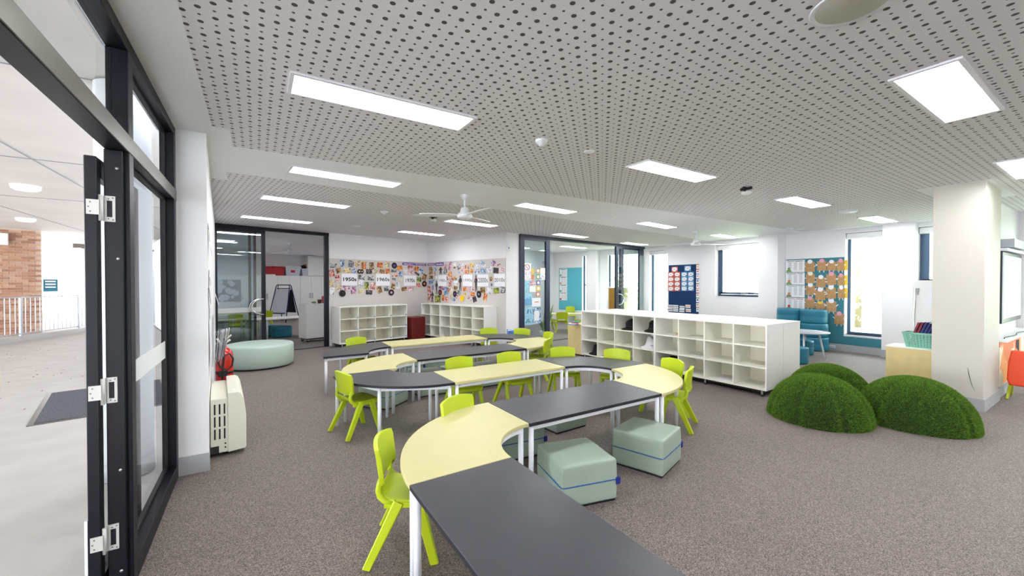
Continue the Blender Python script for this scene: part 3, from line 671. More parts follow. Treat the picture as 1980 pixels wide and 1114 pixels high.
TZ = .54
def leg_obj(t, x, y):
    b = nb(); add_tube(b, [(x, y, 0), (x, y, TZ-.03)], .019, 14); return obj('leg', b, 'white_metal', t)
def rect_table(x0, x1, y0, y1, col, label):
    t = thing('rectangular_table', label, 'table', ((x0+x1)/2, (y0+y1)/2, 0), 0, 'tables of the winding chain'); a, b_ = (x1-x0)/2, (y1-y0)/2
    q = nb(); add_box(q, -a, a, -b_, b_, TZ-.026, TZ)
    for f in q.faces: f.material_index = 0 if f.normal.z > .5 or abs(sum(v.co.z for v in f.verts)/4-TZ) < 1e-4 else 1
    bevel(obj('tabletop', q, ['table_'+col, 'table_'+col+'_edge'], t), .003, 2)
    e = .045; q = nb()
    for p0, p1 in (((-a+e, -b_+e), (a-e, -b_+e)), ((-a+e, b_-e), (a-e, b_-e)), ((-a+e, -b_+e), (-a+e, b_-e)), ((a-e, -b_+e), (a-e, b_-e))):
        add_bar(q, (*p0, TZ-.046), (*p1, TZ-.046), .022, .04, ch=.1)
    obj('frame', q, 'white_metal', t)
    for sx in (-1, 1):
        for sy in (-1, 1): leg_obj(t, sx*(a-e+.015), sy*(b_-e+.015))
    return t
def arc_table(cx, cy, ri, ro, a0, a1, col, label):
    t = thing('curved_table', label, 'table', (cx, cy, 0), 0, 'tables of the winding chain'); n = 20
    A = [R(a0+(a1-a0)*i/n) for i in range(n+1)]
    poly = [(ro*math.cos(a), ro*math.sin(a)) for a in A]+[(ri*math.cos(a), ri*math.sin(a)) for a in A[::-1]]
    q = nb(); 
    top = []; bot = []
    for z, L in ((TZ, top), (TZ-.026, bot)):
        for r_ in (ri, ro): L.append([q.verts.new((r_*math.cos(a), r_*math.sin(a), z)) for a in A])
    for i in range(n):
        q.faces.new([top[0][i], top[1][i], top[1][i+1], top[0][i+1]]).material_index = 0
        for f in ([bot[0][i], bot[0][i+1], bot[1][i+1], bot[1][i]], [top[1][i], bot[1][i], bot[1][i+1], top[1][i+1]], [top[0][i+1], bot[0][i+1], bot[0][i], top[0][i]]): q.faces.new(f).material_index = 1
    for i in (0, n): q.faces.new([top[0][i], bot[0][i], bot[1][i], top[1][i]]).material_index = 1
    bevel(obj('tabletop', q, ['table_'+col, 'table_'+col+'_edge'], t), .003, 2)
    def pt(r_, deg): return (r_*math.cos(R(deg)), r_*math.sin(R(deg)))
    dlt = 3.2; dli = 7
    o0, om, o1 = pt(ro-.035, a0+dlt*.8), pt(ro-.05, (a0+a1)/2), pt(ro-.035, a1-dlt*.8); i0, i1 = pt(ri+.035, a0+dli*.9), pt(ri+.035, a1-dli*.9)
    q = nb()
    for p, r_ in ((o0, om), (om, o1), (o0, i0), (o1, i1)): add_bar(q, (*p, TZ-.046), (*r_, TZ-.046), .022, .04, ch=.1)
    ps = [pt(ri+.03, a0+dli+(a1-a0-2*dli)*i/10) for i in range(11)]
    for p, r_ in zip(ps, ps[1:]): add_bar(q, (*p, TZ-.046), (*r_, TZ-.046), .022, .04, ch=.1)
    obj('frame', q, 'white_metal', t)
    for p in (o0, om, o1, i0, i1): leg_obj(t, *p)
    return t
g = .003
rect_table(.635, 1.235, .44, 1.95-g, 'grey', 'dark grey rectangular table nearest the camera, running out of the frame')
arc_table(1.64, 1.95, .405, 1.005, 90, 180, 'yellow', 'pale yellow quarter ring table joining the two nearest grey tables')
rect_table(1.64+g, 3.10, 2.345, 2.945, 'grey', 'dark grey rectangular table behind the two sage cubes')
arc_table(3.10+g, 3.335, .39, .99, 270, 360, 'yellow', 'pale yellow quarter ring table at the right bend before the cube shelves')
arc_table(3.125, 3.335+g, .39, .99, 0, 90, 'grey', 'dark grey quarter ring table with two lime chairs behind it, right bend')
rect_table(1.69, 3.125-g, 3.725, 4.325, 'yellow', 'pale yellow rectangular table with two lime chairs behind it')
arc_table(1.69-g, 4.715, .39, .99, 180, 270, 'grey', 'dark grey quarter ring table at the left bend with a lime chair at its end')
arc_table(1.77, 4.715+g, .375, .975, 90, 180, 'yellow', 'pale yellow quarter ring table at the left bend, behind the grey one')
rect_table(1.77+g, 3.50, 5.09, 5.69, 'grey', 'long dark grey table, the farther of the two in the middle rows')
arc_table(3.50+g, 6.05, .36, .96, 270, 360, 'yellow', 'pale yellow quarter ring table at the far right bend')
arc_table(3.55, 6.05+g, .36, .96, 0, 90, 'grey', 'dark grey quarter ring table at the far right bend before the white return')
rect_table(1.80, 3.55-g, 6.41, 7.01, 'yellow', 'long pale yellow table farthest from the camera')
arc_table(1.80-g, 5.98, .43, 1.03, 90, 180, 'grey', 'dark grey quarter ring table at the far left end of the chain')

chair(.755, 2.32, -27, 'lime plastic chair at the near yellow bend, its seat tucked under the nearest table')
chair(.877, 4.39, 15, 'lime plastic chair seen from behind at the left grey bend')
bchair(1.31, 2.95, -68, 'lime plastic chair whose back rises over the near yellow ring table')
bchair(2.07, 4.50, -92, 'lime plastic chair, left one of two behind the yellow rectangular table')
bchair(2.76, 4.47, -92, 'lime plastic chair, right one of two behind the yellow rectangular table')
bchair(3.64, 4.42, -116, 'lime plastic chair, left one of two behind the grey ring table before the shelves')
bchair(4.17, 3.87, -146, 'lime plastic chair, right one of two behind the grey ring table before the shelves')
bchair(4.20, 2.98, 168, 'lime plastic chair facing us over the yellow ring table by the cube shelves')
chair(3.82, 2.73, 117, 'lime plastic chair in profile at the yellow ring table, nearest the grass mounds')
bchair(4.57, 5.85, 170, 'lime plastic chair at the far right yellow bend, the one farther behind')
bchair(4.02, 5.15, 128, 'lime plastic chair with its back to us at the far right yellow bend')
bchair(4.47, 6.62, -150, 'lime plastic chair behind the far grey ring table, near the glass partition')
bchair(3.93, 7.07, -112, 'lime plastic chair in front of the white end panel of the back shelves')
bchair(1.37, 7.03, -72, 'lime plastic chair at the far left end table by the white shelves')

# ---- ottomans
def cube_proto(h=.30, s=.215):
    t = thing('cube_ottoman', '-', 'ottoman'); b = nb(); add_box(b, -s, s, -s, s, .012, h); bmesh.ops.subdivide_edges(b, edges=b.edges, cuts=6, use_grid_fill=True)
    for v in b.verts:
        x, y, z = v.co; u = (z-.012)/(h-.012)
        v.co.x *= 1+.02*math.sin(PI*u)+.015*math.sin(3*y/s); v.co.y *= 1+.02*math.sin(PI*u)
        if u > .99: v.co.z += .012*(1-(x/s)**2)*(1-(y/s)**2)
    o = bevel(obj('body', b, 'vinyl_sage', t, smooth=False), .016, 3); o.modifiers['bevel'].angle_limit = R(50)
    for p in o.data.polygons: p.use_smooth = True
    e = s*1.032; b = nb(); zc = h*.52; rr = .03
    pts = []
    for cx_, cy_, a in ((e-rr, e-rr, 0), (-e+rr, e-rr, 90), (-e+rr, -e+rr, 180), (e-rr, -e+rr, 270)):
        for k in range(4): pts.append((cx_+rr*math.cos(R(a+30*k)), cy_+rr*math.sin(R(a+30*k)), zc))
    add_tube(b, pts, .004, 6, closed=True); obj('piping', b, 'blue_piping', t)
    box_obj('base', (-s*.96, s*.96, -s*.96, s*.96, 0, .014), 'black_plinth', t)
    bevel(box_obj('tag', (e-.02, e+.014, -e-.006, -e+.014, zc-.035, zc+.012), 'blue_tag', t), .002, 1)
    return t
cube0 = cube_proto()
CB = [(1.99, 2.255, -13, 'sage vinyl cube ottoman beside the nearest grey table, with a crease in its top'),
      (2.83, 2.29, 17, 'sage vinyl cube ottoman by the right end of the grey table, nearest the open floor'),
      (1.99, 3.12, -6, 'sage cube ottoman under the left end of the grey table, behind the near yellow bend'),
      (2.77, 3.42, 3, 'sage cube ottoman behind the middle of the near grey table'),
      (1.37, 5.2, 38, 'sage cube ottoman under the left grey ring table'),
      (2.06, 5.43, 2, 'sage cube ottoman at the left end under the long grey table'),
      (2.53, 5.46, -3, 'sage cube ottoman under the long grey table behind the left lime chair'),
      (2.99, 5.44, 3, 'sage cube ottoman at the right end under the long grey table'),
      (1.62, 6.62, 14, 'sage cube ottoman between the two farthest left ring tables'),
      (2.15, 6.72, 4, 'sage cube ottoman under the farthest yellow table, left one'),
      (2.68, 6.85, -6, 'sage cube ottoman under the farthest yellow table, right one')]
for i, (x, y, a, l) in enumerate(CB):
    if i == 0: cube0.location = (x, y, 0); cube0.rotation_euler = (0, 0, R(a)); cube0['label'] = l; cube0['group'] = 'sage cube ottomans among the tables'
    else: dup(cube0, (x, y, 0), R(a), l, 'sage cube ottomans among the tables')
t = thing('round_ottoman', 'large round mint green ottoman on the carpet before the storeroom glass', 'ottoman', (.05, 8.88, 0))
bm = nb(); add_lathe(bm, [(0, .025), (.54, .025), (.56, .05), (.565, .22), (.56, .385), (.545, .41), (.50, .42), (0, .425)], 56); obj('body', bm, 'vinyl_mint', t)
bm = nb(); add_lathe(bm, [(.5, 0), (.52, .03)], 40); obj('base', bm, 'black_plinth', t)
def pouf_proto(a=.27, b_=.2, h=.31):
    t = thing('oval_ottoman', '-', 'ottoman'); prof = [(0, .008), (.95, .008), (.985, .02), (1, .05), (1, .15), (.99, .157), (1, .164), (1, .27), (.985, .298), (.93, h), (0, h+.002)]
    q = nb(); add_lathe(q, prof[0:], 36, sx=a, sy=b_); obj('body', q, 'vinyl_teal', t)
    q = nb(); add_tube(q, [(a*1.0*math.cos(2*PI*k/36), b_*1.0*math.sin(2*PI*k/36), .157) for k in range(36)], .006, 6, closed=True); obj('seam', q, 'vinyl_teal', t)
    return t
pf = pouf_proto(.24, .27)
PF = [((10.86, 4.09, 0), 'teal oval ottoman at the bottom of the stack against the teal board'), ((10.85, 4.10, .312), 'teal oval ottoman in the middle of the stack against the teal board'), ((10.87, 4.12, .624), 'teal oval ottoman on top of the stack against the teal board'),
      ((10.86, 4.60, .624), 'teal oval ottoman on top of the stack beside the white pier'), ((10.86, 4.60, .312), 'teal oval ottoman in the middle of the stack beside the white pier'), ((10.86, 4.60, 0), 'teal oval ottoman at the bottom of the stack beside the white pier')]
for i, (l, lab) in enumerate(PF):
    if i == 0: pf.location = l; pf['label'] = lab; pf['group'] = 'stacked teal ottomans by the window wall'
    else: dup(pf, l, 0, lab, 'stacked teal ottomans by the window wall')
p = onz(1549, 685, 0); pf2 = dup(pf, (p.x, p.y+.05, 0), R(30), 'teal oval ottoman standing on the floor behind the round table', 'teal ottomans around the round table')
p = onz(1540, 702, 0); pf3 = dup(pf, (p.x, p.y, 0), R(60), 'small teal ottoman in front of the round table, half hidden by the shelves', 'teal ottomans around the round table'); pf3.scale = (.75, .75, 1)
# round table
t = thing('round_table', 'small round grey topped table with splayed white legs by the teal ottomans', 'table', (9.62, 3.80, 0))
bm = nb(); add_lathe(bm, [(0, .52), (.42, .52), (.425, .53), (.42, .545), (0, .545)], 40); obj('tabletop', bm, 'board_grey', t)
for a in (200, 290, 20, 110):
    bm = nb(); add_tube(bm, [(.24*math.cos(R(a)), .24*math.sin(R(a)), .52), (.34*math.cos(R(a)), .34*math.sin(R(a)), 0)], [.02, .015], 10); obj('leg', bm, 'white_metal', t)
for i, (dx, dy) in enumerate(((.2, -.22), (.28, -.12))):
    o = box_obj('paper_slip', (-.07, .07, -.03, .03, 0, .004), 'paper'); o.location = (9.62+dx*.9, 3.8+dy, .546); o.rotation_euler = (0, 0, R(20+30*i)); tag(o, ['white paper slip on the round grey table, the farther one', 'white paper slip on the round grey table at its right rim'][i], 'paper')

# ---- grass mounds
def mound_proto():
    t = thing('grass_mound', '-', 'seat'); n, mrow = 64, 18; b = nb(); rows = []
    def rad(phi, th): 
        seam = abs(math.sin(4*th)); return 1-.035*(1-min(1, seam*2.6))**1.5*math.cos(phi*.6)
    for i in range(mrow+1):
        ph = (PI/2)*i/mrow
        rr = math.cos(ph)**.97 if i < mrow else 0; zz = math.sin(ph)**.98
        if i == mrow: rows.append([b.verts.new((0, 0, .465))]); continue
        rows.append([b.verts.new((.5*rr*rad(ph, 2*PI*k/n)*math.cos(2*PI*k/n), .5*rr*rad(ph, 2*PI*k/n)*math.sin(2*PI*k/n), .48*zz*(1-.02*(1-min(1, abs(math.sin(8*PI*k/n))*2.2))))) for k in range(n)])
    for A, B in zip(rows, rows[1:]):
        if len(B) == 1:
            for k in range(n): b.faces.new([A[k], A[(k+1) % n], B[0]])
        else:
            for k in range(n): b.faces.new([A[k], A[(k+1) % n], B[(k+1) % n], B[k]])
    b.normal_update(); rnd = random.Random(3); faces = [(f.calc_area(), [v.co.copy() for v in f.verts], f.normal.copy()) for f in b.faces]
    body = obj('body', b, 'grass_dark', t, smooth=True)
    tot = sum(f[0] for f in faces); N = 52000; vs = []; fs = []; mi = []
    for ar, co_, nn in faces:
        if nn.dot(Vector((co_[0].x, co_[0].y, .1))) < 0: nn = -nn
        for _ in range(int(N*ar/tot+rnd.random())):
            u, v = rnd.random(), rnd.random()
            if len(co_) == 4: p = co_[0]*(1-u)*(1-v)+co_[1]*u*(1-v)+co_[2]*u*v+co_[3]*(1-u)*v
            else:
                if u+v > 1: u, v = 1-u, 1-v
                p = co_[0]*(1-u-v)+co_[1]*u+co_[2]*v
            d = (nn+Vector((rnd.gauss(0, .38), rnd.gauss(0, .38), rnd.gauss(0, .3)+.1))).normalized(); s = d.cross(Vector((rnd.gauss(0, 1), rnd.gauss(0, 1), rnd.gauss(0, 1)))).normalized()*.0024
            l = rnd.uniform(.014, .026); k = len(vs); q = p-nn*.002
            vs += [q-s, q+s, q+d*l]; fs.append((k, k+1, k+2)); mi.append(0 if rnd.random() < .7 else (1 if rnd.random() < .7 else 2))
    me = bpy.data.meshes.new('grass_pile'); me.from_pydata([tuple(v) for v in vs], [], fs)
    for m in ('blade_a', 'blade_b', 'blade_c'): me.materials.append(M[m])
    me.polygons.foreach_set('material_index', mi)
    o = bpy.data.objects.new('grass_pile', me); C.objects.link(o); o.parent = t; o['kind'] = 'stuff'; return t
mat('blade_a', (84, 132, 20), .7); mat('blade_b', (132, 172, 48), .7); mat('blade_c', (96, 88, 34), .8)
md = mound_proto()
md.scale = (.97, .97, 1.02); md.location = (5.42, 2.0, 0); md['label'] = 'artificial grass mound seat nearest the tables, front left of the three'; md['group'] = 'grass mounds by the column'
dup(md, (6.15, 1.37, 0), R(22), 'artificial grass mound seat in front of the white column', 'grass mounds by the column').scale = (1.0, 1.0, 1.03)
dup(md, (6.37, 2.24, 0), R(40), 'artificial grass mound seat behind the other two, against the shelf end', 'grass mounds by the column').scale = (.93, .93, .97)

# ---- cube shelving
def shelf(name, label, cat_loc, rz, ncol, L, D=.42, group=None, stick=False, face=True, H=.98, dots=None):
    t = thing(name, label, 'shelf', cat_loc, rz, group); th = .018; z0 = .09
    # local: x along the front, y into the shelf (0 = front face)
    pnl = nb(); add_box(pnl, 0, L, 0, D, z0, z0+th); bevel(obj('bottom_panel', pnl, 'shelf_laminate', t), .0015, 1)
    box_obj('top_panel', (-.003, L+.003, -.003, D, H-.022, H), 'white_laminate', t)
    for x in (0, L-th): box_obj('side_panel', (x, x+th, 0, D, z0+th, H-.022), 'white_laminate', t)
    box_obj('back_panel', (th, L-th, D-.01, D, z0+th, H-.022), 'shelf_back', t)
    cw = (L-th)/ncol
    for k in range(1, ncol): box_obj('divider', (k*cw, k*cw+th, .001, D-.01, z0+th, H-.022), 'shelf_laminate', t)
    rh = (H-.022-z0-th)/3
    for k in (1, 2):
        for c in range(ncol): box_obj('shelf_board', (c*cw+th, (c+1)*cw, .003, D-.01, z0+th+k*rh-th/2, z0+th+k*rh+th/2), 'shelf_laminate', t)
    box_obj('plinth', (.03, L-.03, .04, D-.03, .055, z0), 'black_plinth', t)
    for x in (.07, L/2, L-.07):
        for y in (.05, D-.06): castor(t, x, y, .027)
    if stick:
        for r_ in range(3):
            for c in range(ncol):
                box_obj('blue_sticker', ((c+1)*cw-.035, (c+1)*cw+.003, -.003, .0, z0+th+r_*rh+.012, z0+th+r_*rh+.05), 'sky_card', t)
    return t, cw, rh, z0+th
fa = Vector((5.76, 2.71)); fb_ = Vector((5.61, 6.19)); dS = (fa-fb_).normalized(); angS = math.atan2(dS.y, dS.x); mid = (fa+fb_)/2
LS = (fa-fb_).length/2
yS = Vector((-dS.y, dS.x))
s1 = shelf('cube_shelf', 'white cube shelf with black hats in it, far half of the island front', (fb_.x, fb_.y, 0), angS, 4, LS-.002, .50, 'back to back cube shelves in the middle of the room')
s2 = shelf('cube_shelf', 'white cube shelf at the near half of the island, facing the tables', (mid.x, mid.y, 0), angS, 4, LS-.002, .50, 'back to back cube shelves in the middle of the room')
q = fa+yS*1.07; shelf('cube_shelf', 'white cube shelf behind the near one, turned to the windows', (q.x, q.y, 0), angS+PI, 4, LS-.002, .56, 'back to back cube shelves in the middle of the room')
q = mid+yS*1.07; shelf('cube_shelf', 'white cube shelf at the far rear of the island, turned to the windows', (q.x, q.y, 0), angS+PI, 4, LS-.002, .56, 'back to back cube shelves in the middle of the room')
q = onz(659.3, 669.5, .09); fL = Vector((1.66, 10.18)); shelf('cube_shelf', 'white cube shelf with small blue stickers under the 1950s display', (fL.x, fL.y, 0), ang50, 4, 1.80, .45, stick=True)
o80 = n80*.43; a80 = math.atan2(d80.y, d80.x)
MR = [P1+n80*.43+d80*.30, P1+n80*.43+d80*(.30+.86)]
shelf('cube_shelf', 'narrow white cube shelf, two columns wide, beside the red ottoman', (MR[0].x, MR[0].y, 0), a80, 2, .858, .42)
shelf('cube_shelf', 'white cube shelf four columns wide under the 1990s to 2010s display', (MR[1].x, MR[1].y, 0), a80, 4, 1.74, .42)
# red ottoman in the corner
t = thing('red_ottoman', 'dark red upholstered block between the two back shelves', 'ottoman', (*onz(802.5, 656.5, 0).xy, 0), ang50); bevel(box_obj('body', (-.21, .21, -.2, .2, .03, .63), 'red_vinyl', t), .03, 3); box_obj('base', (-.19, .19, -.18, .18, 0, .03), 'black_plinth', t)
# hats and things in the island shelf; local frame -> world
def inshelf(s, col, row, fx=.5, fy=.25):
    t, cw, rh, z0 = s; p = t.matrix_basis @ Vector(((col+fx)*cw+.009, fy, 0)); return Vector((p.x, p.y, z0+row*rh+(.009 if row else 0)))
def hat(p, rz, label, m='black_cloth', sc=1.):
    t = thing('bucket_hat', label, 'hat', p, rz); b = nb(); add_lathe(b, [(.19, .0), (.185, .012), (.115, .035), (.105, .06), (.095, .125), (.06, .15), (0, .155)], 22, sy=.9)
    rnd = random.Random(int(p.x*100+p.y*70))
    for v in b.verts:
        v.co.z *= 1+.25*math.sin(v.co.x*22+rnd.random()); v.co.x += .018*math.sin(v.co.z*40)
        v.co.z = max(0, v.co.z)
    o = obj('crown', b, m, t, smooth=True); o.scale = (sc, sc, sc*1.05)
    b = nb(); add_tube(b, [(.105*sc*math.cos(a), .095*sc*math.sin(a), .055*sc) for a in [2*PI*k/20 for k in range(20)]], .007, 6, closed=True); obj('hat_band', b, 'black_vinyl' if m == 'black_cloth' else 'ink_grey', t); return t
hat(inshelf(s1, 2, 2, .52, .2), 0, 'black cloth hat in the top row of the island shelf, left one'); hat(inshelf(s1, 3, 2, .62, .24), 1, 'black cloth hat in the top row of the island shelf, right one')
hat(inshelf(s1, 3, 1, .60, .2), 2, 'grey white cloth hat with a black lining in the middle row of the island shelf', 'grey_white_cloth', 1.05)
hat(inshelf(s1, 0, 0, .64, .2), 2, 'black cloth hat in the bottom left cube of the island shelf'); hat(inshelf(s2, 0, 0, .5, .2), .4, 'black cloth bag bundle in the bottom cube behind a lime chair', sc=1.05)
def sheet(name, p, rz, wd, ht, m, label, cat='paper', dz=.003):
    o = box_obj(name, (-wd/2, wd/2, -ht/2, ht/2, 0, dz), m); o.location = p; o.rotation_euler = (0, 0, rz); return tag(o, label, cat)
sheet('paper_sheet', inshelf(s2, 0, 1, .62, .2), .4, .21, .15, 'paper', 'loose paper in the middle row, first cube of the near island shelf')
o = sheet('paper_sheet', inshelf(s2, 1, 1, .65, .2), .9, .25, .18, 'paper', 'loose patterned paper in the middle row, second cube of the near shelf'); o.data.materials[0] = M['picture_white']
sheet('paper_sheet', inshelf(s2, 2, 0, .5, .22), .2, .3, .21, 'paper', 'loose paper in the bottom row, third cube of the near island shelf')
for i, (fx, c) in enumerate(((.66, 0), (.86, 0))):
    bm = nb(); bmesh.ops.create_icosphere(bm, subdivisions=2, radius=.016, matrix=Matrix.Translation((0, 0, .016))); tag(obj('wooden_bead', bm, 'tan_wood', loc=inshelf(s2, 0, 2, fx, .2)), ['small brown knob lying in the top cube of the near shelf, left one', 'small brown knob lying in the top cube of the near shelf, right one'][i], 'bead')
bm = nb(); bmesh.ops.create_icosphere(bm, subdivisions=2, radius=.012, matrix=Matrix.Translation((0, 0, .012))); tag(obj('red_bead', bm, 'red_card', loc=inshelf(s2, 3, 0, .9, .1)), 'tiny red button in the bottom right cube of the near shelf', 'bead')

# ------------------------------------------------------------------ ceiling lights
def light(x, y, deg, label):
    t = thing('ceiling_light', label, 'light', (x, y, CEIL-.014), R(deg), 'recessed strip lights'); a, b_ = .60, .152; q = nb(); i = .022
    for bx in ((-a, a, -b_, -b_+i), (-a, a, b_-i, b_), (-a, -a+i, -b_+i, b_-i), (a-i, a, -b_+i, b_-i)): add_box(q, bx[0], bx[1], bx[2], bx[3], 0, .014)
    obj('frame', q, 'white_metal', t); box_obj('diffuser', (-a+i, a-i, -b_+i, b_-i, .004, .013), 'lamp_panel', t); return t
LT = [(.775, 2.79, 0, 'long ceiling light nearest at the upper left over the first tables'), (3.80, .69, 0, 'large near ceiling light at the upper right'), (.90, 4.93, 5.5, 'ceiling light in the plain band, left one'),
      (.655, 6.74, 9, 'ceiling light second before the storeroom glass'), (.36, 8.88, 11, 'ceiling light closest to the storeroom glass'), (4.00, 5.23, 7, 'ceiling light in the plain band beside the fan'),
      (3.86, 2.77, 0, 'ceiling light in the centre of the perforated field'), (6.95, 2.76, 0, 'ceiling light left of the round air vent'), (10.02, 2.74, 0, 'ceiling light before the tall window beside the teal board'),
      (7.09, 5.49, 8, 'ceiling light over the island shelf, in the plain band'), (3.70, 7.33, 10, 'ceiling light behind the fan blades'), (3.41, 9.45, 12, 'ceiling light before the decades display corner'),
      (6.79, 7.88, 10, 'ceiling light beside the reading room glass, left one'), (9.83, 8.45, 8, 'ceiling light beside the reading room glass, right one'), (10.23, 5.82, 6, 'ceiling light near the raised window'),
      (6.87, .69, 0, 'ceiling light cut by the right edge of the frame')]
for l in LT: light(*l)
# grid goes on behind the camera; right pair added to brighten that side
light(.775, .0, 0, 'ceiling light behind the camera on the left'); light(3.8, -1.5, 0, 'ceiling light behind the camera on the right'); light(6.87, -1.4, 0, 'unseen ceiling light added to brighten the right side'); light(9.95, -1.4, 0, 'unseen ceiling light added to brighten the far right corner'); light(.8, -1.9, 0, 'ceiling light farthest behind the camera')
light(7.4, 11.4, 12, 'ceiling light in the reading room, near one'); light(9.0, 10.3, 12, 'ceiling light in the reading room by its windows'); light(8.9, 13.2, 12, 'ceiling light in the reading room, far one')
for k_, (a_x, a_y) in enumerate(((-1.6, 4.2), (2.0, 3.5), (-1.5, 6.8), (2.85, 6.0))): q = MA(a_x, a_y); light(q.x, q.y, 13, 'hidden ceiling light added to brighten the storeroom, %s from the glass' % ['first', 'second', 'third', 'fourth'][k_]);  # lamps added out of view to brighten the dark storeroom
# fans
def fan(x, y, r, label, angs, drop=.25):
    t = thing('ceiling_fan', label, 'fan', (x, y, CEIL)); b = nb(); add_lathe(b, [(.065, 0), (.06, -.02), (.03, -.065), (.012, -.075)], 24); obj('canopy', b, 'white_metal', t)
    b = nb(); add_tube(b, [(0, 0, -.07), (0, 0, -drop+.06)], .012, 10); obj('rod', b, 'white_metal', t)
    b = nb(); add_lathe(b, [(.03, .07), (.05, .06), (.065, .0), (.09, -.02), (.105, -.04), (.105, -.07), (.07, -.09), (.0, -.095)], 28); o = obj('motor', b, 'white_metal', t); o.location = (0, 0, -drop)
    for a in angs:
        b = nb(); prof = [(.09, .022), (.18, .05), (.3, .062), (r*.8, .062), (r*.97, .055), (r, .03)]
        for z in (0, .006):
            up = [b.verts.new((x_, y_, z+.20*y_)) for x_, y_ in prof]; dn = [b.verts.new((x_, -y_, z-.20*y_)) for x_, y_ in prof]
            b.faces.new(up+dn[::-1])
        vv = list(b.verts); n_ = len(prof)*2; lo = vv[:len(prof)]+vv[len(prof):n_][::-1]; hi = vv[n_:n_+len(prof)]+vv[n_+len(prof):][::-1]
        for i in range(n_): b.faces.new([lo[i], lo[(i+1) % n_], hi[(i+1) % n_], hi[i]])
        o = obj('blade', b, 'white_metal', t); o.location = (0, 0, -drop-.045); o.rotation_euler = (0, 0, a)
    return t
def world_ang(px0, py0, px1, py1, z): a = onz(px0, py0, z); b = onz(px1, py1, z); return math.atan2(b.y-a.y, b.x-a.x)
a1 = world_ang(899, 418, 944, 404, 2.48); fan(2.44, 5.06, .62, 'white three bladed ceiling fan over the middle tables', [a1, a1+2.094, a1-2.094], .24)
a2 = world_ang(1346, 475, 1290, 479, 2.48); fan(8.62, 5.62, .75, 'white three bladed ceiling fan over the window side', [a2, a2+2.094, a2-2.094], .27)
q = onz(559, 470, CEIL); fan(q.x, q.y, .72, 'white three bladed ceiling fan in the storeroom', [R(10), R(130), R(250)], .27)
# ceiling discs
def disc(px, py, r, label, cat, m='white_metal', prof=None, name='ceiling_disc'):
    p = onz(px, py, CEIL-.003); b = nb(); add_lathe(b, [(q[0]*r, q[1]) for q in (prof or [(0, -.008), (.9, -.008), (1, 0), (1, .003)])], 30); o = obj(name, b, m, loc=p); return tag(o, label, cat)
spk = disc(1648, 9, .135, 'round beige ceiling speaker at the top right', 'speaker', 'speaker_beige', name='ceiling_speaker'); b = nb(); add_lathe(b, [(.135, -.002), (.15, -.006), (.155, 0)], 30); obj('rim', b, 'white_metal', spk)
det = [(0, -.05), (.45, -.05), (.55, -.03), (.9, -.025), (1, -.01), (1, .003)]
disc(1047, 271, .055, 'small white smoke detector left of the centre ceiling light', 'detector', prof=det, name='smoke_detector'); disc(1139, 293, .05, 'flush white ceiling disc beside the smoke detector', 'ceiling disc')
disc(743, 409, .06, 'white smoke detector left of the ceiling fan', 'detector', prof=det, name='smoke_detector'); disc(690, 437, .10, 'flat round vent in the perforated field before the storeroom', 'vent', name='ceiling_vent')
disc(1640, 407, .13, 'round white air vent left of the column', 'vent', prof=[(0, -.03), (.8, -.035), (.9, -.02), (1, -.0), (1, .003)], name='ceiling_vent'); disc(1527, 441, .07, 'white smoke detector above the character charts', 'detector', prof=det, name='smoke_detector')
disc(1544, 443, .1, 'flush white disc beside the far smoke detector', 'ceiling disc'); disc(804, 416, .08, 'flush white disc left of the fan canopy', 'ceiling disc'); disc(1183, 421, .05, 'tiny flush disc left of the island ceiling light', 'ceiling disc')
disc(526, 474, .12, 'flat vent on the storeroom ceiling, left of its fan', 'vent', name='ceiling_vent')
for i, (px, py) in enumerate(((1443, 363), (838, 419))):
    p = onz(px, py, CEIL-.003); t = thing('ceiling_sensor', ['ceiling sensor hanging on a black bracket between two ceiling lights', 'ceiling sensor on a black bracket beside the fan blade'][i], 'sensor', p)
    b = nb(); add_box(b, -.07, .07, -.012, .012, -.02, 0); add_box(b, -.012, .012, -.07, .07, -.03, 0); add_bar(b, (-.03, 0, -.02), (.02, .03, -.06), .02, .02); obj('bracket', b, 'black_rubber', t)
    b = nb(); add_lathe(b, [(0, -.085), (.05, -.08), (.062, -.062), (.055, -.055), (0, -.055)], 24); obj('cover', b, 'white_metal', t)
# ------------------------------------------------------------------ left side: heater, extinguisher, notices
wlA = math.atan2(PA.y-4.12, PA.x+.335)
t = thing('wall_heater', 'cream convector heater standing against the left wall', 'heater', (-.345, 4.38, 0), R(3.6))
b = nb(); add_box(b, 0, .125, 0, .82, .035, .52); bevel(obj('body', b, 'cream_plastic', t), .008)
b = nb(); prof = [(.125, .03), (.255, .04), (.262, .06), (.262, .35), (.245, .50), (.225, .545), (.20, .56), (.125, .56)]
A = [b.verts.new((x, 0-.004, z)) for x, z in prof]; B = [b.verts.new((x, .83, z)) for x, z in prof]; b.faces.new(A); b.faces.new(B[::-1])
for i in range(len(prof)): b.faces.new([A[i], A[(i+1) % 8], B[(i+1) % 8], B[i]])
bevel(obj('front_cover', b, 'cream_plastic', t), .005)
for zz in (.16, .27, .38):
    for xx in (.025, .06, .095): box_obj('vent_slot', (xx, xx+.012, -.003, .01, zz, zz+.09), 'slot_dark', t)
box_obj('foot_recess', (0, .06, -.003, .01, .035, .10), 'slot_dark', t)
for zz in (.075, .11): box_obj('switch', (.10, .112, -.006, .01, zz, zz+.012), 'black_rubber', t)
box_obj('control_pad', (.16, .19, .06, .12, .558, .563), 'paper', t)
t = thing('fire_extinguisher', 'red fire extinguisher with black hose on the left wall above the heater', 'extinguisher', (-.292, 5.32, .35), R(0))
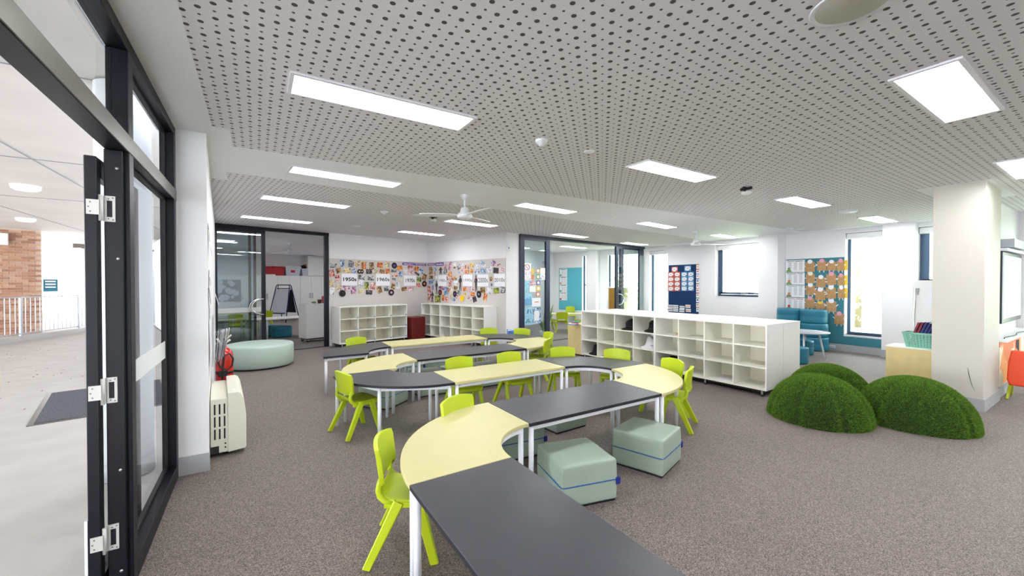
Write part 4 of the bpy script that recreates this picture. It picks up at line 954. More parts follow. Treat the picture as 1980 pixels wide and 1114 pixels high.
b = nb(); add_lathe(b, [(0, 0), (.07, 0), (.078, .02), (.078, .40), (.07, .45), (.04, .485), (.022, .50), (.022, .52), (0, .52)], 28); obj('cylinder', b, 'ext_red', t)
b = nb(); add_bar(b, (-.03, -.01, .52), (.05, -.03, .58), .03, .02); add_bar(b, (-.03, .01, .54), (.06, -.02, .63), .025, .012); add_tube(b, [(0, 0, .5), (0, 0, .55)], .018, 10); add_tube(b, [(-.03, 0, .53), (-.06, -.02, .60)], .01, 8); obj('valve', b, 'cream_plastic', t)
b = nb(); add_tube(b, [(0, -.02, .53), (-.05, -.07, .50), (-.065, -.09, .40), (-.03, -.1, .30), (.03, -.10, .27), (.07, -.09, .31), (.08, -.08, .38), (.05, -.09, .44), (.0, -.095, .42), (-.01, -.095, .30), (-.02, -.09, .12)], .009, 8); obj('hose', b, 'black_rubber', t)
b = nb(); add_lathe(b, [(.0795, .22), (.0795, .25)], 28); obj('strap', b, 'black_rubber', t); box_obj('holder_plate', (-.05, .03, -.084, -.076, .2, .26), 'black_rubber', t)
box_obj('label_card', (.012, .05, -.080, -.072, .06, .16), 'paper', t)
# magazine rack
t = thing('leaflet_rack', 'clear wall rack full of leaflets above the fire extinguisher', 'rack', (-.325, 4.30, .82), R(3.6))
b = nb(); add_box(b, 0, .008, 0, .5, 0, .42); obj('back_plate', b, 'clear_plastic', t)
for k in range(11):
    b = nb(); add_box(b, 0, .003, -.0, .21, 0, .27, m=Matrix.Translation((.012+.007*k, .03+.04*k, .01)) @ Matrix.Rotation(R(2+.9*k), 4, 'Y')); obj('leaflet', b, ['paper', 'picture_grey', 'paper', 'clear_plastic', 'picture_white', 'paper'][k % 6], t)
b = nb(); add_box(b, 0, .004, -.01, .5, 0, .2, m=Matrix.Translation((.06, 0, 0)) @ Matrix.Rotation(R(9), 4, 'Y')); obj('front_pocket', b, 'clear_plastic', t)
for i, (z, tilt, m_) in enumerate(((2.05, 3, 'picture_grey'), (1.93, 9, 'paper'), (1.66, 3, 'picture_white'), (1.50, 5, 'picture_grey'), (1.62, 14, 'paper'), (1.34, 3, 'picture_white'), (1.22, 6, 'paper'))):
    y = 4.28+.1*(i % 3); b = nb(); add_box(b, 0, .0025, 0, .25, -.14, .0 if False else .0025, m=None); b.free(); b = nb()
    add_box(b, 0, .0025, 0, .21, -.28 if i == 4 else -.14, 0, m=Matrix.Rotation(R(-tilt), 4, 'Y')); o = obj('notice_sheet', b, m_, loc=(-.335-.065*(y-4.12)+.004, y, z), rot=(0, 0, R(3.7)))
    tag(o, ['grey printed notice at the top of the left wall', 'white notice curling just under the topmost one', 'white printed notice at eye height on the left wall', 'grey printed notice under the eye height one', 'long white calendar sheet standing out from the left wall', 'printed white notice above the lowest one, left wall', 'plain white notice right above the leaflet rack'][i], 'notice')

# ------------------------------------------------------------------ pin boards
def board(name, p, d, x0, x1, z0, z1, m, label, t=.012):
    b = nb(); add_box(b, x0, x1, -t, -.001, z0, z1, m=M2(p, d)); return tag(obj(name, b, m), label, 'pinboard')
board('pinboard', P0, d50, .03, (P1-P0).length-.014, .16, 2.15, 'pin_fabric', 'light grey pinboard covering the back wall under the 1950s to 1970s cards')
board('pinboard', P1, d80, .014, (P2-P1).length-.01, .16, 2.15, 'pin_fabric', 'light grey pinboard covering the angled wall with the 1980s to 2010s cards')
class Wall:
    def __init__(s, p, d, off): s.p, s.d, s.off = p - Vector((-d.y, d.x))*off, d, off; s.n = 0
    def at(s, px, py): return along(px, py, s.p, s.d)
    def put(s, name, shape, cx, cy, w, h, rot, mats, parent=None, thick=.0025, extra=0.):
        # cx.. in photo pixels; returns an object standing proud of the board
        a0, z = s.at(cx, cy); aL = s.at(cx-w/2, cy)[0]; aR = s.at(cx+w/2, cy)[0]; W = aR-aL; Hh = s.at(cx, cy-h/2)[1]-s.at(cx, cy+h/2)[1]
        s.n += 1; lift = .0015+.0006*(s.n % 9)+extra
        b = nb()
        if shape == 'rect': prof = [(-W/2, -Hh/2), (W/2, -Hh/2), (W/2, Hh/2), (-W/2, Hh/2)]
        elif shape == 'person':
            prof = [(x*W/2, z_*Hh) for x, z_ in ((-.55, -.5), (-.2, -.5), (0, -.08), (.35, -.5), (.65, -.5), (.45, -.02), (.5, .12), (.95, .05), (.8, .28), (.3, .33), (.28, .46), (0, .5), (-.28, .46), (-.3, .33), (-.85, .2), (-.9, .02), (-.5, .1), (-.45, -.05))]
        elif shape == 'blob': prof = [(W/2*math.cos(t)*(1+.15*math.sin(5*t)), Hh/2*math.sin(t)*(1+.12*math.cos(4*t))) for t in [2*PI*k/18 for k in range(18)]]
        elif shape == 'bag':
            prof = [(x*W/2, z_*Hh/2) for x, z_ in ((-1, -.9), (-.8, -1), (-.55, -.9), (-.3, -1), (0, -.92), (.3, -1), (.55, -.9), (.8, -1), (1, -.88), (.98, .9), (.6, 1), (.2, .93), (-.2, 1), (-.6, .93), (-1, 1))]
        else: prof = [(W/2*math.cos(t), Hh/2*math.sin(t)) for t in [2*PI*k/24 for k in range(24)]]
        cr, sr = math.cos(R(-rot)), math.sin(R(-rot)); prof = [(x*cr-z_*sr, x*sr+z_*cr) for x, z_ in prof]
        A = [b.verts.new((x, 0, z_)) for x, z_ in prof]; B = [b.verts.new((x, -thick, z_)) for x, z_ in prof]; b.faces.new(A); b.faces.new(B[::-1])
        for i in range(len(prof)): b.faces.new([A[i], A[(i+1) % len(prof)], B[(i+1) % len(prof)], B[i]])
        q = s.p+s.d*a0; nrm = Vector((s.d.y, -s.d.x)); q = q+nrm*lift
        o = obj(name, b, mats, parent); o.location = (q.x, q.y, z); o.rotation_euler = (0, 0, math.atan2(s.d.y, s.d.x)); return o, W, Hh
W50, W80 = Wall(P0, d50, .013), Wall(P1, d80, .013)
def s50(v): return (630+v[0]/9.285, 490+v[1]/9.285, v[2]/9.285, v[3]/9.285)
def s80(v): return (820+v[0]/10.127, 490+v[1]/10.127, v[2]/10.127, v[3]/10.127)
cards = {}
def card(wall, sc, v, txt, size, wide, style):
    x, y, w_, h_ = sc(v); o, W, Hh = wall.put('decade_card', 'rect', x, y, w_, h_, 0, 'paper', extra=.008)
    tag(o, 'white card reading %s pinned to the grey board' % txt, 'sign'); b = nb()
    text_into(b, txt, Hh*size, Matrix.Translation((0, -.0035, 0)) @ Matrix.Rotation(PI/2, 4, 'X'), wide=W*wide, bold=style); obj('lettering', b, 'ink', o, fix=False); cards.setdefault(wall, []).append((v[0], v[1], txt))
card(W50, s50, (420, 470, 280, 210), '1950s', .42, .86, .004); card(W50, s50, (1022, 472, 250, 210), '1960s', .42, .88, .002); card(W50, s50, (1507, 490, 220, 185), '1970s', .5, .76, .001)
card(W80, s80, (365, 535, 165, 215), '1980s', .34, .85, -.001); card(W80, s80, (858, 530, 190, 225), '1990s', .36, .88, -.001); card(W80, s80, (1160, 530, 215, 235), '2000s', .56, .86, .0); card(W80, s80, (1485, 525, 215, 250), '2010s', .42, .94, .0)
ban = [(W50, s50, (1480, 190, 215, 45), 'dancing', 'purple paper banner reading dancing above the 1970s card'), (W50, s50, (1695, 205, 205, 36), 'through the', 'purple arrow banner right of the dancing banner, back wall'),
       (W80, s80, (152, 218, 150, 42), 'dancing', 'purple banner at the left top of the 1980s display'), (W80, s80, (312, 212, 150, 66), 'decades', 'purple lettered banner above the 1980s card')]
for wl, sc, v, txt, lab in ban:
    x, y, w_, h_ = sc(v); o, W, Hh = wl.put('banner', 'rect', x, y, w_, h_, 0, 'purple', extra=.006); tag(o, lab, 'banner'); b = nb(); text_into(b, txt, Hh*.8, Matrix.Translation((0, -.0035, 0)) @ Matrix.Rotation(PI/2, 4, 'X'), wide=W*.8, bold=.001); obj('lettering', b, 'white_ink', o, fix=False)
def compass(dx, dy):
    v = 'above' if dy < -60 else 'below' if dy > 60 else ''
    h = 'right of' if dx > 90 else 'left of' if dx < -90 else ''
    return {('above', ''): 'straight above', ('below', ''): 'straight below', ('', 'right of'): 'right of', ('', 'left of'): 'left of', ('', ''): 'close beside'}.get((v, h), {('above', 'right of'): 'above right of', ('above', 'left of'): 'above left of', ('below', 'right of'): 'below right of', ('below', 'left of'): 'below left of'}.get((v, h)))
ORD = ['nearest', 'second', 'third', 'fourth', 'fifth', 'sixth', 'seventh', 'eighth', 'ninth', 'tenth', 'eleventh', 'twelfth']
def place_cutouts(wall, sc, items):
    rec = []
    for it in items:
        x, y, w_, h_, rot, pal = it[:6]; shape = it[6] if len(it) > 6 else 'rect'
        cx_, cy_, txt = min(cards[wall], key=lambda c: (c[0]-x)**2+(c[1]-y)**2); rec.append((it, shape, compass(x-cx_, y-cy_), txt, math.hypot(x-cx_, y-cy_)))
    groups = {}
    for i, r_ in enumerate(rec): groups.setdefault((r_[0][5], r_[1], r_[2], r_[3]), []).append((r_[4], i))
    noun = {'rect': 'picture', 'person': 'figure cutout', 'blob': 'cutout', 'record': 'paper record'}
    lab = {}
    for k, L in groups.items():
        L.sort()
        for j, (_, i) in enumerate(L):
            pre = '' if len(L) == 1 else ORD[j]+' '; lab[i] = 'small %s%s %s pinned %s the %s card' % ('' if not pre else '', k[0], noun[k[1]], k[2], k[3])+('' if len(L) == 1 else ', %s out from it' % ORD[j])
    for i, (it, shape, *_r) in enumerate(rec):
        x, y, w_, h_, rot, pal = it[:6]; a, b_, c, d = sc((x, y, w_, h_))
        if shape == 'record':
            o, W, Hh = wall.put('paper_record', 'disc', a, b_, c, d, 0, 'black_vinyl', extra=.01); tag(o, lab[i].replace(pal+' paper', 'black paper record with a %s centre' % pal if False else pal+' centred paper'), 'paper record')
            q = nb(); add_lathe(q, [(0, 0), (min(W, Hh)*.5*.42, 0), (min(W, Hh)*.5*.42, .002), (0, .002)], 20); l = obj('centre_label', q, {'purple': 'purple', 'pink': 'pink_card', 'yellow': 'yellow_card', 'orange': 'orange_card', 'dark': 'slot_dark', 'grey': 'ink_grey', 'red': 'red_card'}[pal], o); l.rotation_euler = (PI/2, 0, 0); l.location = (0, -.0026, 0); l.scale = (W/max(min(W, Hh), .01), 1, 1) if False else (1, 1, 1)
        else:
            o, W, Hh = wall.put('picture_cutout', shape, a, b_, c, d, rot, 'picture_'+pal); tag(o, lab[i], 'picture')
I50 = [(140,222,130,80,0,'grey'),(292,182,80,125,0,'blue'),(450,190,90,120,5,'grey'),(568,185,85,120,5,'cream'),(680,220,85,130,0,'orange'),(820,225,80,125,0,'brown'),(970,210,100,95,5,'orange'),(1103,210,80,85,0,'yellow'),(1325,262,95,80,-8,'orange'),(1515,250,95,55,0,'red'),(1625,275,75,85,10,'orange'),(1710,322,80,80,10,'blue'),
(105,355,95,130,-10,'red'),(232,310,95,95,-20,'brown'),(380,305,125,80,5,'yellow'),(498,312,80,85,5,'blue'),(775,325,105,85,0,'dark'),(893,325,95,80,-15,'cream'),(1010,322,90,80,0,'brown'),(1108,320,75,90,0,'orange'),(1215,308,100,65,5,'grey'),(1430,325,65,110,5,'white'),(1525,340,95,90,0,'pink'),(1635,365,90,40,30,'dark'),
(210,420,90,60,5,'red'),(205,490,80,65,5,'pink'),(95,535,85,120,0,'cream'),(640,430,115,80,8,'grey'),(808,445,110,80,5,'grey'),(1240,390,95,70,5,'red'),(1340,370,70,95,5,'blue'),(1220,480,60,70,0,'grey'),(1335,465,55,55,0,'yellow','blob'),(1675,470,80,80,8,'green'),(1770,430,70,115,20,'brown'),(1665,575,85,75,3,'red'),
(110,675,90,130,3,'white'),(225,615,90,120,-8,'cream'),(365,630,125,90,5,'pink'),(495,660,90,130,0,'purple'),(630,530,90,120,5,'white'),(735,580,75,125,-5,'green'),(840,585,85,130,5,'red'),(635,680,95,90,-5,'cream'),(775,700,115,80,5,'dark'),(965,655,80,120,-15,'brown'),(1090,635,95,85,0,'grey'),(1205,590,70,100,15,'brown'),(1300,580,70,110,5,'white'),(1405,640,95,70,-8,'brown'),(1525,640,95,80,5,'pink'),
(293,720,120,122,0,'dark','record'),(1225,220,96,110,0,'purple','record'),(600,325,78,84,0,'pink','record'),(645,325,58,84,0,'yellow','record'),(1170,703,100,110,0,'pink','record'),(1763,547,84,106,0,'orange','record')]
I80 = [(135,340,65,150,0,'brown'),(215,320,65,70,0,'blue','blob'),(205,400,45,70,0,'red','blob'),(325,340,75,140,0,'dark','person'),(420,350,70,120,0,'grey'),(430,255,50,70,10,'red'),(510,250,65,165,3,'pink'),(598,225,60,85,0,'white'),(598,277,55,35,0,'brown','blob'),(680,275,65,80,-25,'grey'),(750,215,60,60,0,'white'),(815,265,35,70,0,'orange','blob'),(868,270,40,75,0,'red'),(937,238,80,80,0,'yellow'),(1042,245,100,110,-8,'white'),(1145,185,80,65,20,'blue'),(1165,245,95,55,-8,'white'),(1360,190,90,100,0,'purple','blob'),(1467,232,60,45,-8,'red'),
(845,358,75,70,5,'orange'),(937,345,50,80,10,'orange'),(1040,368,80,95,-25,'blue'),(1158,345,95,90,5,'blue'),(1282,318,100,110,-8,'white'),(1408,335,100,110,5,'dark'),(1530,320,100,80,-8,'pink'),(140,470,75,70,3,'brown'),(150,555,100,70,-15,'blue'),(105,705,65,130,0,'red'),(172,670,60,110,0,'blue','person'),(245,670,55,270,0,'dark','person'),(345,668,120,75,10,'purple'),(435,745,75,160,0,'blue'),(510,410,65,100,5,'orange'),(460,480,50,80,-20,'red','blob'),(560,490,60,60,35,'red'),(618,480,55,80,5,'yellow'),(512,580,80,150,0,'red','person'),(620,585,75,90,0,'white'),
(535,760,90,280,0,'cream','person'),(710,585,70,310,0,'dark','person'),(1018,590,70,320,0,'dark','person'),(620,680,70,75,15,'brown'),(685,775,70,70,30,'grey'),(662,862,75,75,0,'red','blob'),(800,815,60,75,0,'yellow'),(795,700,65,80,-5,'orange'),(873,710,60,110,5,'pink'),(950,695,55,55,0,'red'),(955,800,80,80,8,'orange'),(895,880,75,60,25,'pink'),(992,900,70,110,-20,'dark'),(1150,720,90,110,0,'brown'),(1200,860,70,150,10,'orange'),(1280,730,105,115,8,'white'),(1418,730,105,110,-5,'green'),(1545,720,95,125,8,'grey'),(1315,500,60,90,15,'brown','blob'),(1325,615,45,50,10,'blue','blob'),
(105,860,70,130,0,'red'),(165,850,60,220,0,'dark','person'),(270,890,115,140,-5,'green'),(375,870,50,120,0,'orange'),(450,905,65,110,0,'red'),(585,905,60,55,0,'blue'),(755,330,65,160,0,'pink','blob'),(685,380,36,45,0,'blue'),(245,475,40,60,0,'white'),(480,720,40,80,0,'orange','blob'),
(320,765,70,118,0,'red','record'),(610,795,72,120,0,'purple','record'),(1080,800,84,136,0,'grey','record')]
place_cutouts(W50, s50, I50); place_cutouts(W80, s80, I80)
x, y, w_, h_ = s80((750, 880, 84, 120)); o, *_ = W80.put('picture_cutout', 'disc', x, y, w_, h_, 0, 'yellow_card', extra=.009); tag(o, 'plain bright yellow paper disc low on the angled board', 'picture')
# sensor on the return wall
q = P2 + (P3-P2).normalized()*.06; z = 2.42; t = thing('wall_sensor', 'small white sensor box high on the white return wall', 'sensor', (q.x, q.y, z), math.atan2((P3-P2).y, (P3-P2).x)); bevel(box_obj('case', (-.045, .04, -.035, .001, -.1, .1), 'white_metal', t), .006); box_obj('lens', (-.018, .018, -.038, -.03, -.05, -.01), 'ink_grey', t)

# navy board on the window wall
dX = Vector((0, -1)); PX = Vector((WX, 9.0)); WN = Wall(PX, dX, .013)
def ybox(name, y0, y1, z0, z1, m, lab, cat, parent=None, t=.012, x=WX):
    b = nb(); add_box(b, x-t, x-.001, y0, y1, z0, z1); o = obj(name, b, m, parent); return tag(o, lab, cat) if lab else o
ybox('pinboard', 7.19, 8.225, .3, 2.115, 'navy_fabric', 'navy blue pinboard beside the far corner window', 'pinboard')
def sN(v): return (1290+v[0]/9.285, 500+v[1]/9.285, v[2]/9.285, v[3]/9.285)
def mini(v, m, lab, ins='paper', grp=None, line=True, spot=None):
    x, y, w_, h_ = sN(v); o, W, Hh = WN.put('small_card', 'rect', x, y, w_, h_, 0, m); tag(o, lab, 'card', grp)
    if ins:
        b = nb(); prof = [(W*.40*math.cos(a)*(1.05+.06*math.cos(6*a)), Hh*.38*math.sin(a)*(1.05+.06*math.cos(6*a))) for a in [2*PI*k/24 for k in range(24)]]; b.faces.new([b.verts.new((p_, -.0032, q_)) for p_, q_ in prof]); obj('inset', b, ins, o, fix=False)
    if line:
        b = nb()
        for zz in (.08, -.02, -.12): add_box(b, -W*.22, W*.22, -.0042, -.0034, zz*Hh, (zz+.03)*Hh)
        obj('writing', b, 'ink_grey', o)
    if spot:
        b = nb(); bmesh.ops.create_circle(b, cap_ends=True, segments=10, radius=Hh*.13, matrix=Matrix.Translation((W*.34, -.0045, -Hh*.3)) @ Matrix.Rotation(PI/2, 4, 'X')); obj('small_picture', b, spot, o, fix=False)
    return o
mini((135, 195, 108, 95), 'coral_card', 'coral bordered heading card at the top left of the navy board', spot='red_card'); mini((370, 178, 115, 95), 'sky_card', 'blue bordered heading card at the top right of the navy board', spot='blue_card')
rows_ = ['top', 'second', 'third', 'bottom']
for r_ in range(4):
    for c, (xx, m, nm) in enumerate(((68, 'coral_card', 'coral bordered card in the left coral column'), (182, 'coral_card', 'coral bordered card in the right coral column'), (308, 'sky_card', 'blue bordered card in the left blue column'), (426, 'sky_card', 'blue bordered card in the right blue column'))):
        mini((xx, 288+r_*85-c*2, 104, 82), m, '%s, %s row, navy board' % (nm, rows_[r_]), grp='bordered cards on the navy board', spot=['ink', 'orange_card', 'ink', 'red_card'][(r_+c) % 4])
for i, (xx, yy) in enumerate(((58, 858), (155, 862), (270, 878), (375, 858), (55, 920), (155, 925), (265, 935), (382, 930))):
    o = mini((xx, yy, 92, 55), 'paper', 'white word card low on the navy board, %s row, %s' % ('upper' if i < 4 else 'lower', ['leftmost', 'second from left', 'third from left', 'rightmost'][i % 4]), ins=None, grp='white word cards on the navy board', line=False)
    b = nb(); add_box(b, -.09, .09, -.0042, -.0034, -.008, .012); obj('writing', b, ['ink', 'ink_grey', 'ink_teal', 'orange_card'][i % 4], o)
AL = [('yellow_card', 'orange_card'), ('red_card', 'red_card'), ('pink_card', 'sky_card'), ('blue_card', 'purple'), ('orange_card', 'ink_teal'), ('toy_orange', 'pink_card'), ('green_card', 'red_card'), ('purple', 'green_card'), ('tan_wood', 'purple'), ('sky_card', 'orange_card')]
for i, (m1, m2) in enumerate(AL):
    x, y, w_, h_ = sN((549, 145+i*85.5, 52, 84)); o, W, Hh = WN.put('shape_card', 'rect', x, y, w_, h_, 0, 'paper'); tag(o, 'shape card in the bright strip beside the navy board, number %s from the top' % ['one', 'two', 'three', 'four', 'five', 'six', 'seven', 'eight', 'nine', 'ten'][i], 'card', 'shape cards down the edge of the navy board')
    b = nb(); bmesh.ops.create_circle(b, cap_ends=True, segments=[6, 4, 12, 16, 5][i % 5], radius=Hh*.2, matrix=Matrix.Translation((0, -.0032, 0)) @ Matrix.Rotation(PI/2, 4, 'X')); obj('printed_shape', b, m1, o, fix=False)
    b = nb(); add_box(b, -W/2, W/2, -.0036, -.0028, Hh*.33, Hh*.5); obj('title_strip', b, m2, o)

# teal board, charts and paper bag puppets
b = nb(); add_box(b, WX-.014, WX-.001, 3.655, 4.835, .16, 2.13); add_box(b, WX-.014, WX-.001, 2.965, 3.655, .16, .345); tag(obj('pinboard', b, 'teal_fabric'), 'teal pinboard around the tall window, full of paper bag puppets', 'pinboard')
WT_ = Wall(Vector((WX, 4.85)), dX, .015)
def sT(v): return (1510+v[0]/7.4286, 490+v[1]/7.4286, v[2]/7.4286, v[3]/7.4286)
HD = ['Character Appearance', 'Character Traits', 'Character Talk', 'Character Feelings']
for i in range(4):
    x, y, w_, h_ = sT((204, 184+i*180, 272, 172)); o, W, Hh = WT_.put('wall_chart', 'rect', x, y, w_, h_, 0, 'paper'); tag(o, 'white laminated word chart headed %s, left of the puppets' % HD[i], 'chart')
    b = nb(); text_into(b, HD[i], Hh*.13, Matrix.Translation((0, -.0034, Hh*.42)) @ Matrix.Rotation(PI/2, 4, 'X'), wide=W*.84, bold=.001); obj('heading', b, ['ink', 'ink', 'ink_teal', 'ink_red'][i], o, fix=False)
    b = nb()
    for c in (-.27, .02, .30):
        for r_ in range(9): add_box(b, c*W-.035, c*W+.035, -.0038, -.0028, Hh*(.28-.075*r_), Hh*(.30-.075*r_))
    obj('word_list', b, 'ink_grey', o, kind='stuff')
    b = nb(); prof = [(-W*.48, -Hh*.48), (-W*.16, -Hh*.48), (-W*.24, -Hh*.3), (-W*.34, -Hh*.26), (-W*.44, -Hh*.34)]; b.faces.new([b.verts.new((p_, -.0034, q_)) for p_, q_ in prof]); obj('printed_hill', b, 'green_card', o, fix=False)
    b = nb(); bmesh.ops.create_circle(b, cap_ends=True, segments=12, radius=Hh*.1, matrix=Matrix.Translation((-W*.32, -.0042, -Hh*.2)) @ Matrix.Rotation(PI/2, 4, 'X')); obj('printed_creature', b, ['green_card', 'orange_card', 'orange_card', 'red_card'][i], o, fix=False)
PU = [(420, 195, 135, 150, 'white'), (590, 180, 135, 145, 'pink'), (730, 185, 130, 130, 'white'), (860, 180, 115, 150, 'pink'), (425, 362, 130, 140, 'cream'), (575, 415, 140, 150, 'white'), (725, 375, 145, 160, 'pink'), (865, 390, 105, 150, 'pink'),
      (425, 530, 135, 145, 'white'), (568, 600, 145, 160, 'white'), (722, 570, 145, 165, 'white'), (868, 570, 105, 160, 'white'), (420, 715, 135, 145, 'pink'), (568, 755, 140, 95, 'yellow'), (725, 765, 150, 160, 'white'), (838, 945, 140, 160, 'pink')]
rn = ['top row', 'second row', 'third row', 'fourth row']; cn = ['first', 'second', 'third', 'fourth']
for i, (cx_, cy_, w1, h1, hd) in enumerate(PU):
    x, y, w_, h_ = sT((cx_, cy_, w1, h1)); o, W, Hh = WT_.put('paper_bag_puppet', 'bag', x, y, w_, h_, random.uniform(-2, 2), 'brown_paper', thick=.006)
    tag(o, ('brown paper bag puppet, %s one in the %s of the teal board' % (cn[i % 4], rn[i//4])) if i < 15 else 'brown paper bag puppet alone at the bottom right with a pink head', 'puppet', 'paper bag puppets on the teal board')
    b = nb(); prof = [(W*.27*math.cos(a), Hh*(.5+.2*math.sin(a))) for a in [2*PI*k/16 for k in range(16)]]; b.faces.new([b.verts.new((p_, -.008, q_)) for p_, q_ in prof]); obj('head', b, {'white': 'paper', 'pink': 'pink_card', 'cream': 'paper_cream', 'yellow': 'yellow_card'}[hd], o, fix=False)
    for sx in (-1, 1):
        b = nb(); add_bar(b, (sx*W*.45, -.008, Hh*.05), (sx*W*.68, -.008, Hh*(.12+.1*math.sin(i))), .002, Hh*.07, ch=.1, up=(0, 0, 1)); obj('arm', b, 'paper', o)
        b = nb(); add_bar(b, (sx*W*.2, -.008, -Hh*.45), (sx*W*.24, -.008, -Hh*.64), .002, W*.07, ch=.1, up=(1, 0, 0)); obj('paper_leg', b, 'paper', o)
for i, yy in enumerate((170, 385, 570)):
    x, y, w_, h_ = sT((936, yy, 40, 145)); o, W, Hh = WT_.put('yellow_card', 'rect', x, y, w_, h_, 0, 'yellow_card', thick=.004); tag(o, 'yellow card edge sticking out beside the window, %s of three' % ['top', 'middle', 'bottom'][i], 'card', 'yellow cards at the edge of the teal board')
for i, yy in enumerate((4.05, 3.86)):
    t = thing('power_outlet', 'white double power outlet on the skirting, %s' % ['next to the teal stack', 'the one farther from the stack'][i], 'outlet', (WX-.012, yy, .085), -PI/2); bevel(box_obj('plate', (-.06, .06, -.014, 0, -.035, .035), 'white_metal', t), .003)
    bm = nb()
    for x in (-.035, .025): add_box(bm, x, x+.004, -.016, -.012, -.012, .004); add_box(bm, x+.012, x+.016, -.016, -.012, -.012, .004)
    obj('socket_slots', bm, 'slot_dark', t)

# papers on the reading room glass
WG = Wall(P3, dB, .0); WG.p = P3 + Vector((dB.y, -dB.x))*.001
def sG(v): return (1000+v[0]/7.957, 500+v[1]/7.957, v[2]/7.957, v[3]/7.957)
GP = [((148, 135, 130, 130), 'paper', 'white poster with a red ring sign stuck on the glass', 'ring'), ((143, 268, 130, 140), 'picture_white', 'busy white printed poster under the red ring poster', None), ((237, 195, 36, 70), 'yellow_card', 'small yellow slip on the glass, upper one', None), ((237, 285, 36, 70), 'orange_card', 'small orange slip on the glass, lower one', None),
      ((318, 190, 52, 62), 'tan_wood', 'tan framed note card, topmost in the column on the glass', 'in'), ((318, 282, 52, 66), 'green_card', 'green framed note card, second in the column on the glass', 'in'), ((322, 372, 58, 66), 'purple', 'purple framed note card, third in the column on the glass', 'in'), ((322, 460, 60, 68), 'yellow_card', 'yellow framed note card, fourth in the column on the glass', 'in'), ((320, 550, 60, 66), 'orange_card', 'orange framed note card, lowest in the column on the glass', 'in'),
      ((392, 192, 75, 90), 'paper_cream', 'cream note with orange print at the upper right of the glass', None), ((392, 285, 75, 85), 'picture_white', 'white note under the cream note at the glass edge', None), ((133, 430, 90, 170), 'aqua_wash', 'pale blue painting on the glass left of the purple card', None), ((236, 380, 90, 75), 'picture_pink', 'pink spotted sheet on the glass', None), ((236, 468, 92, 92), 'paper', 'blank white sheet under the pink spotted sheet', None),
      ((160, 630, 130, 190), 'aqua_wash', 'blue wave painting on the glass', 'wave'), ((292, 672, 130, 130), 'paper', 'white sheet with an orange bar on the glass', 'bar'), ((165, 830, 135, 160), 'aqua_wash', 'light blue poster with figures under the wave painting', 'fig'), ((168, 960, 130, 130), 'aqua_wash', 'light blue poster with a dark swimmer symbol', 'swim'), ((298, 880, 125, 250), 'picture_blue', 'tall blue and white patterned poster low on the glass', 'in')]
for v, m, lab, ex in GP:
    x, y, w_, h_ = sG(v); o, W, Hh = WG.put('glass_poster', 'rect', x, y, w_, h_, 0, m); tag(o, lab, 'poster'); b = nb()
    if ex == 'ring':
        add_tube(b, [(W*.3*math.cos(2*PI*k/20), -.006, Hh*.34*math.sin(2*PI*k/20)) for k in range(20)], .006, 6, closed=True); add_tube(b, [(-W*.2, -.006, Hh*.22), (W*.2, -.006, -Hh*.22)], .005, 6); obj('ring_sign', b, 'ink_red', o)
    elif ex == 'in': add_box(b, -W*.3, W*.3, -.0038, -.0028, -Hh*.3, Hh*.3); obj('inset', b, 'paper', o)
    elif ex == 'wave':
        b.faces.new([b.verts.new((p_*W, -.0036, q_*Hh)) for p_, q_ in ((-.48, -.48), (.48, -.48), (.48, .0), (.3, .18), (.12, .02), (-.05, .16), (-.2, .02), (-.48, .1))]); obj('wave', b, 'sky_card', o, fix=False)
    elif ex == 'bar': add_box(b, -W*.2, W*.28, -.0038, -.0028, -Hh*.02, Hh*.08); obj('orange_bar', b, 'orange_card', o)
    elif ex == 'fig':
        add_bar(b, (-.02, -.006, -.03), (.0, -.006, .08), .012, .02); add_bar(b, (.1, -.006, -.02), (.06, -.006, .04), .01, .014); obj('figures', b, 'navy_frame', o)
    elif ex == 'swim':
        add_tube(b, [(-W*.3, -.006, -Hh*.2), (-W*.1, -.006, .0), (W*.1, -.006, -Hh*.15), (W*.3, -.006, -Hh*.1)], .008, 6); add_tube(b, [(-W*.15, -.006, Hh*.15), (W*.05, -.006, Hh*.2), (W*.12, -.006, 0)], .007, 6); obj('swimmer_symbol', b, 'navy_frame', o)
    else: b.free()

# ------------------------------------------------------------------ right side: yellow cabinet, basket, flip chart, screen, desk
t = thing('birch_cabinet', 'low pale yellow cabinet left of the white column', 'cabinet', (8.42, 1.52, 0))
box_obj('carcass', (0, .45, 0, .68, .05, .54), 'birch', t); bevel(box_obj('top', (-.01, .46, -.01, .69, .54, .56), 'white_laminate', t), .002, 1); box_obj('door', (-.018, -.001, .003, .677, .055, .535), 'birch', t); box_obj('plinth', (.03, .45, .02, .66, 0, .05), 'black_plinth', t)
t = thing('woven_basket', 'mint green woven basket of folders on the pale yellow cabinet', 'basket', (8.58, 1.76, .56))
b = nb(); L_ = [(-.11, -.22), (.11, -.22), (.11, .22), (-.11, .22)]; H_ = [(-.14, -.26), (.14, -.26), (.14, .26), (-.14, .26)]
for (x0, y0), (x1, y1), (X0, Y0), (X1, Y1) in zip(L_, L_[1:]+L_[:1], H_, H_[1:]+H_[:1]):
    for k in range(9):
        f0, f1 = k/9, (k+.72)/9
        P = [Vector((x0+(X0-x0)*f, y0+(Y0-y0)*f, .22*f)) for f in (f0, f1)]; Q = [Vector((x1+(X1-x1)*f, y1+(Y1-y1)*f, .22*f)) for f in (f0, f1)]
        b.faces.new([b.verts.new(p_) for p_ in (P[0], Q[0], Q[1], P[1])])
    for k in range(1, 14):
        f = k/14; p_ = Vector((x0+(x1-x0)*f, y0+(y1-y0)*f, 0)); q_ = Vector((X0+(X1-X0)*f, Y0+(Y1-Y0)*f, .22)); add_bar(b, p_, q_, .012, .006, ch=.1)
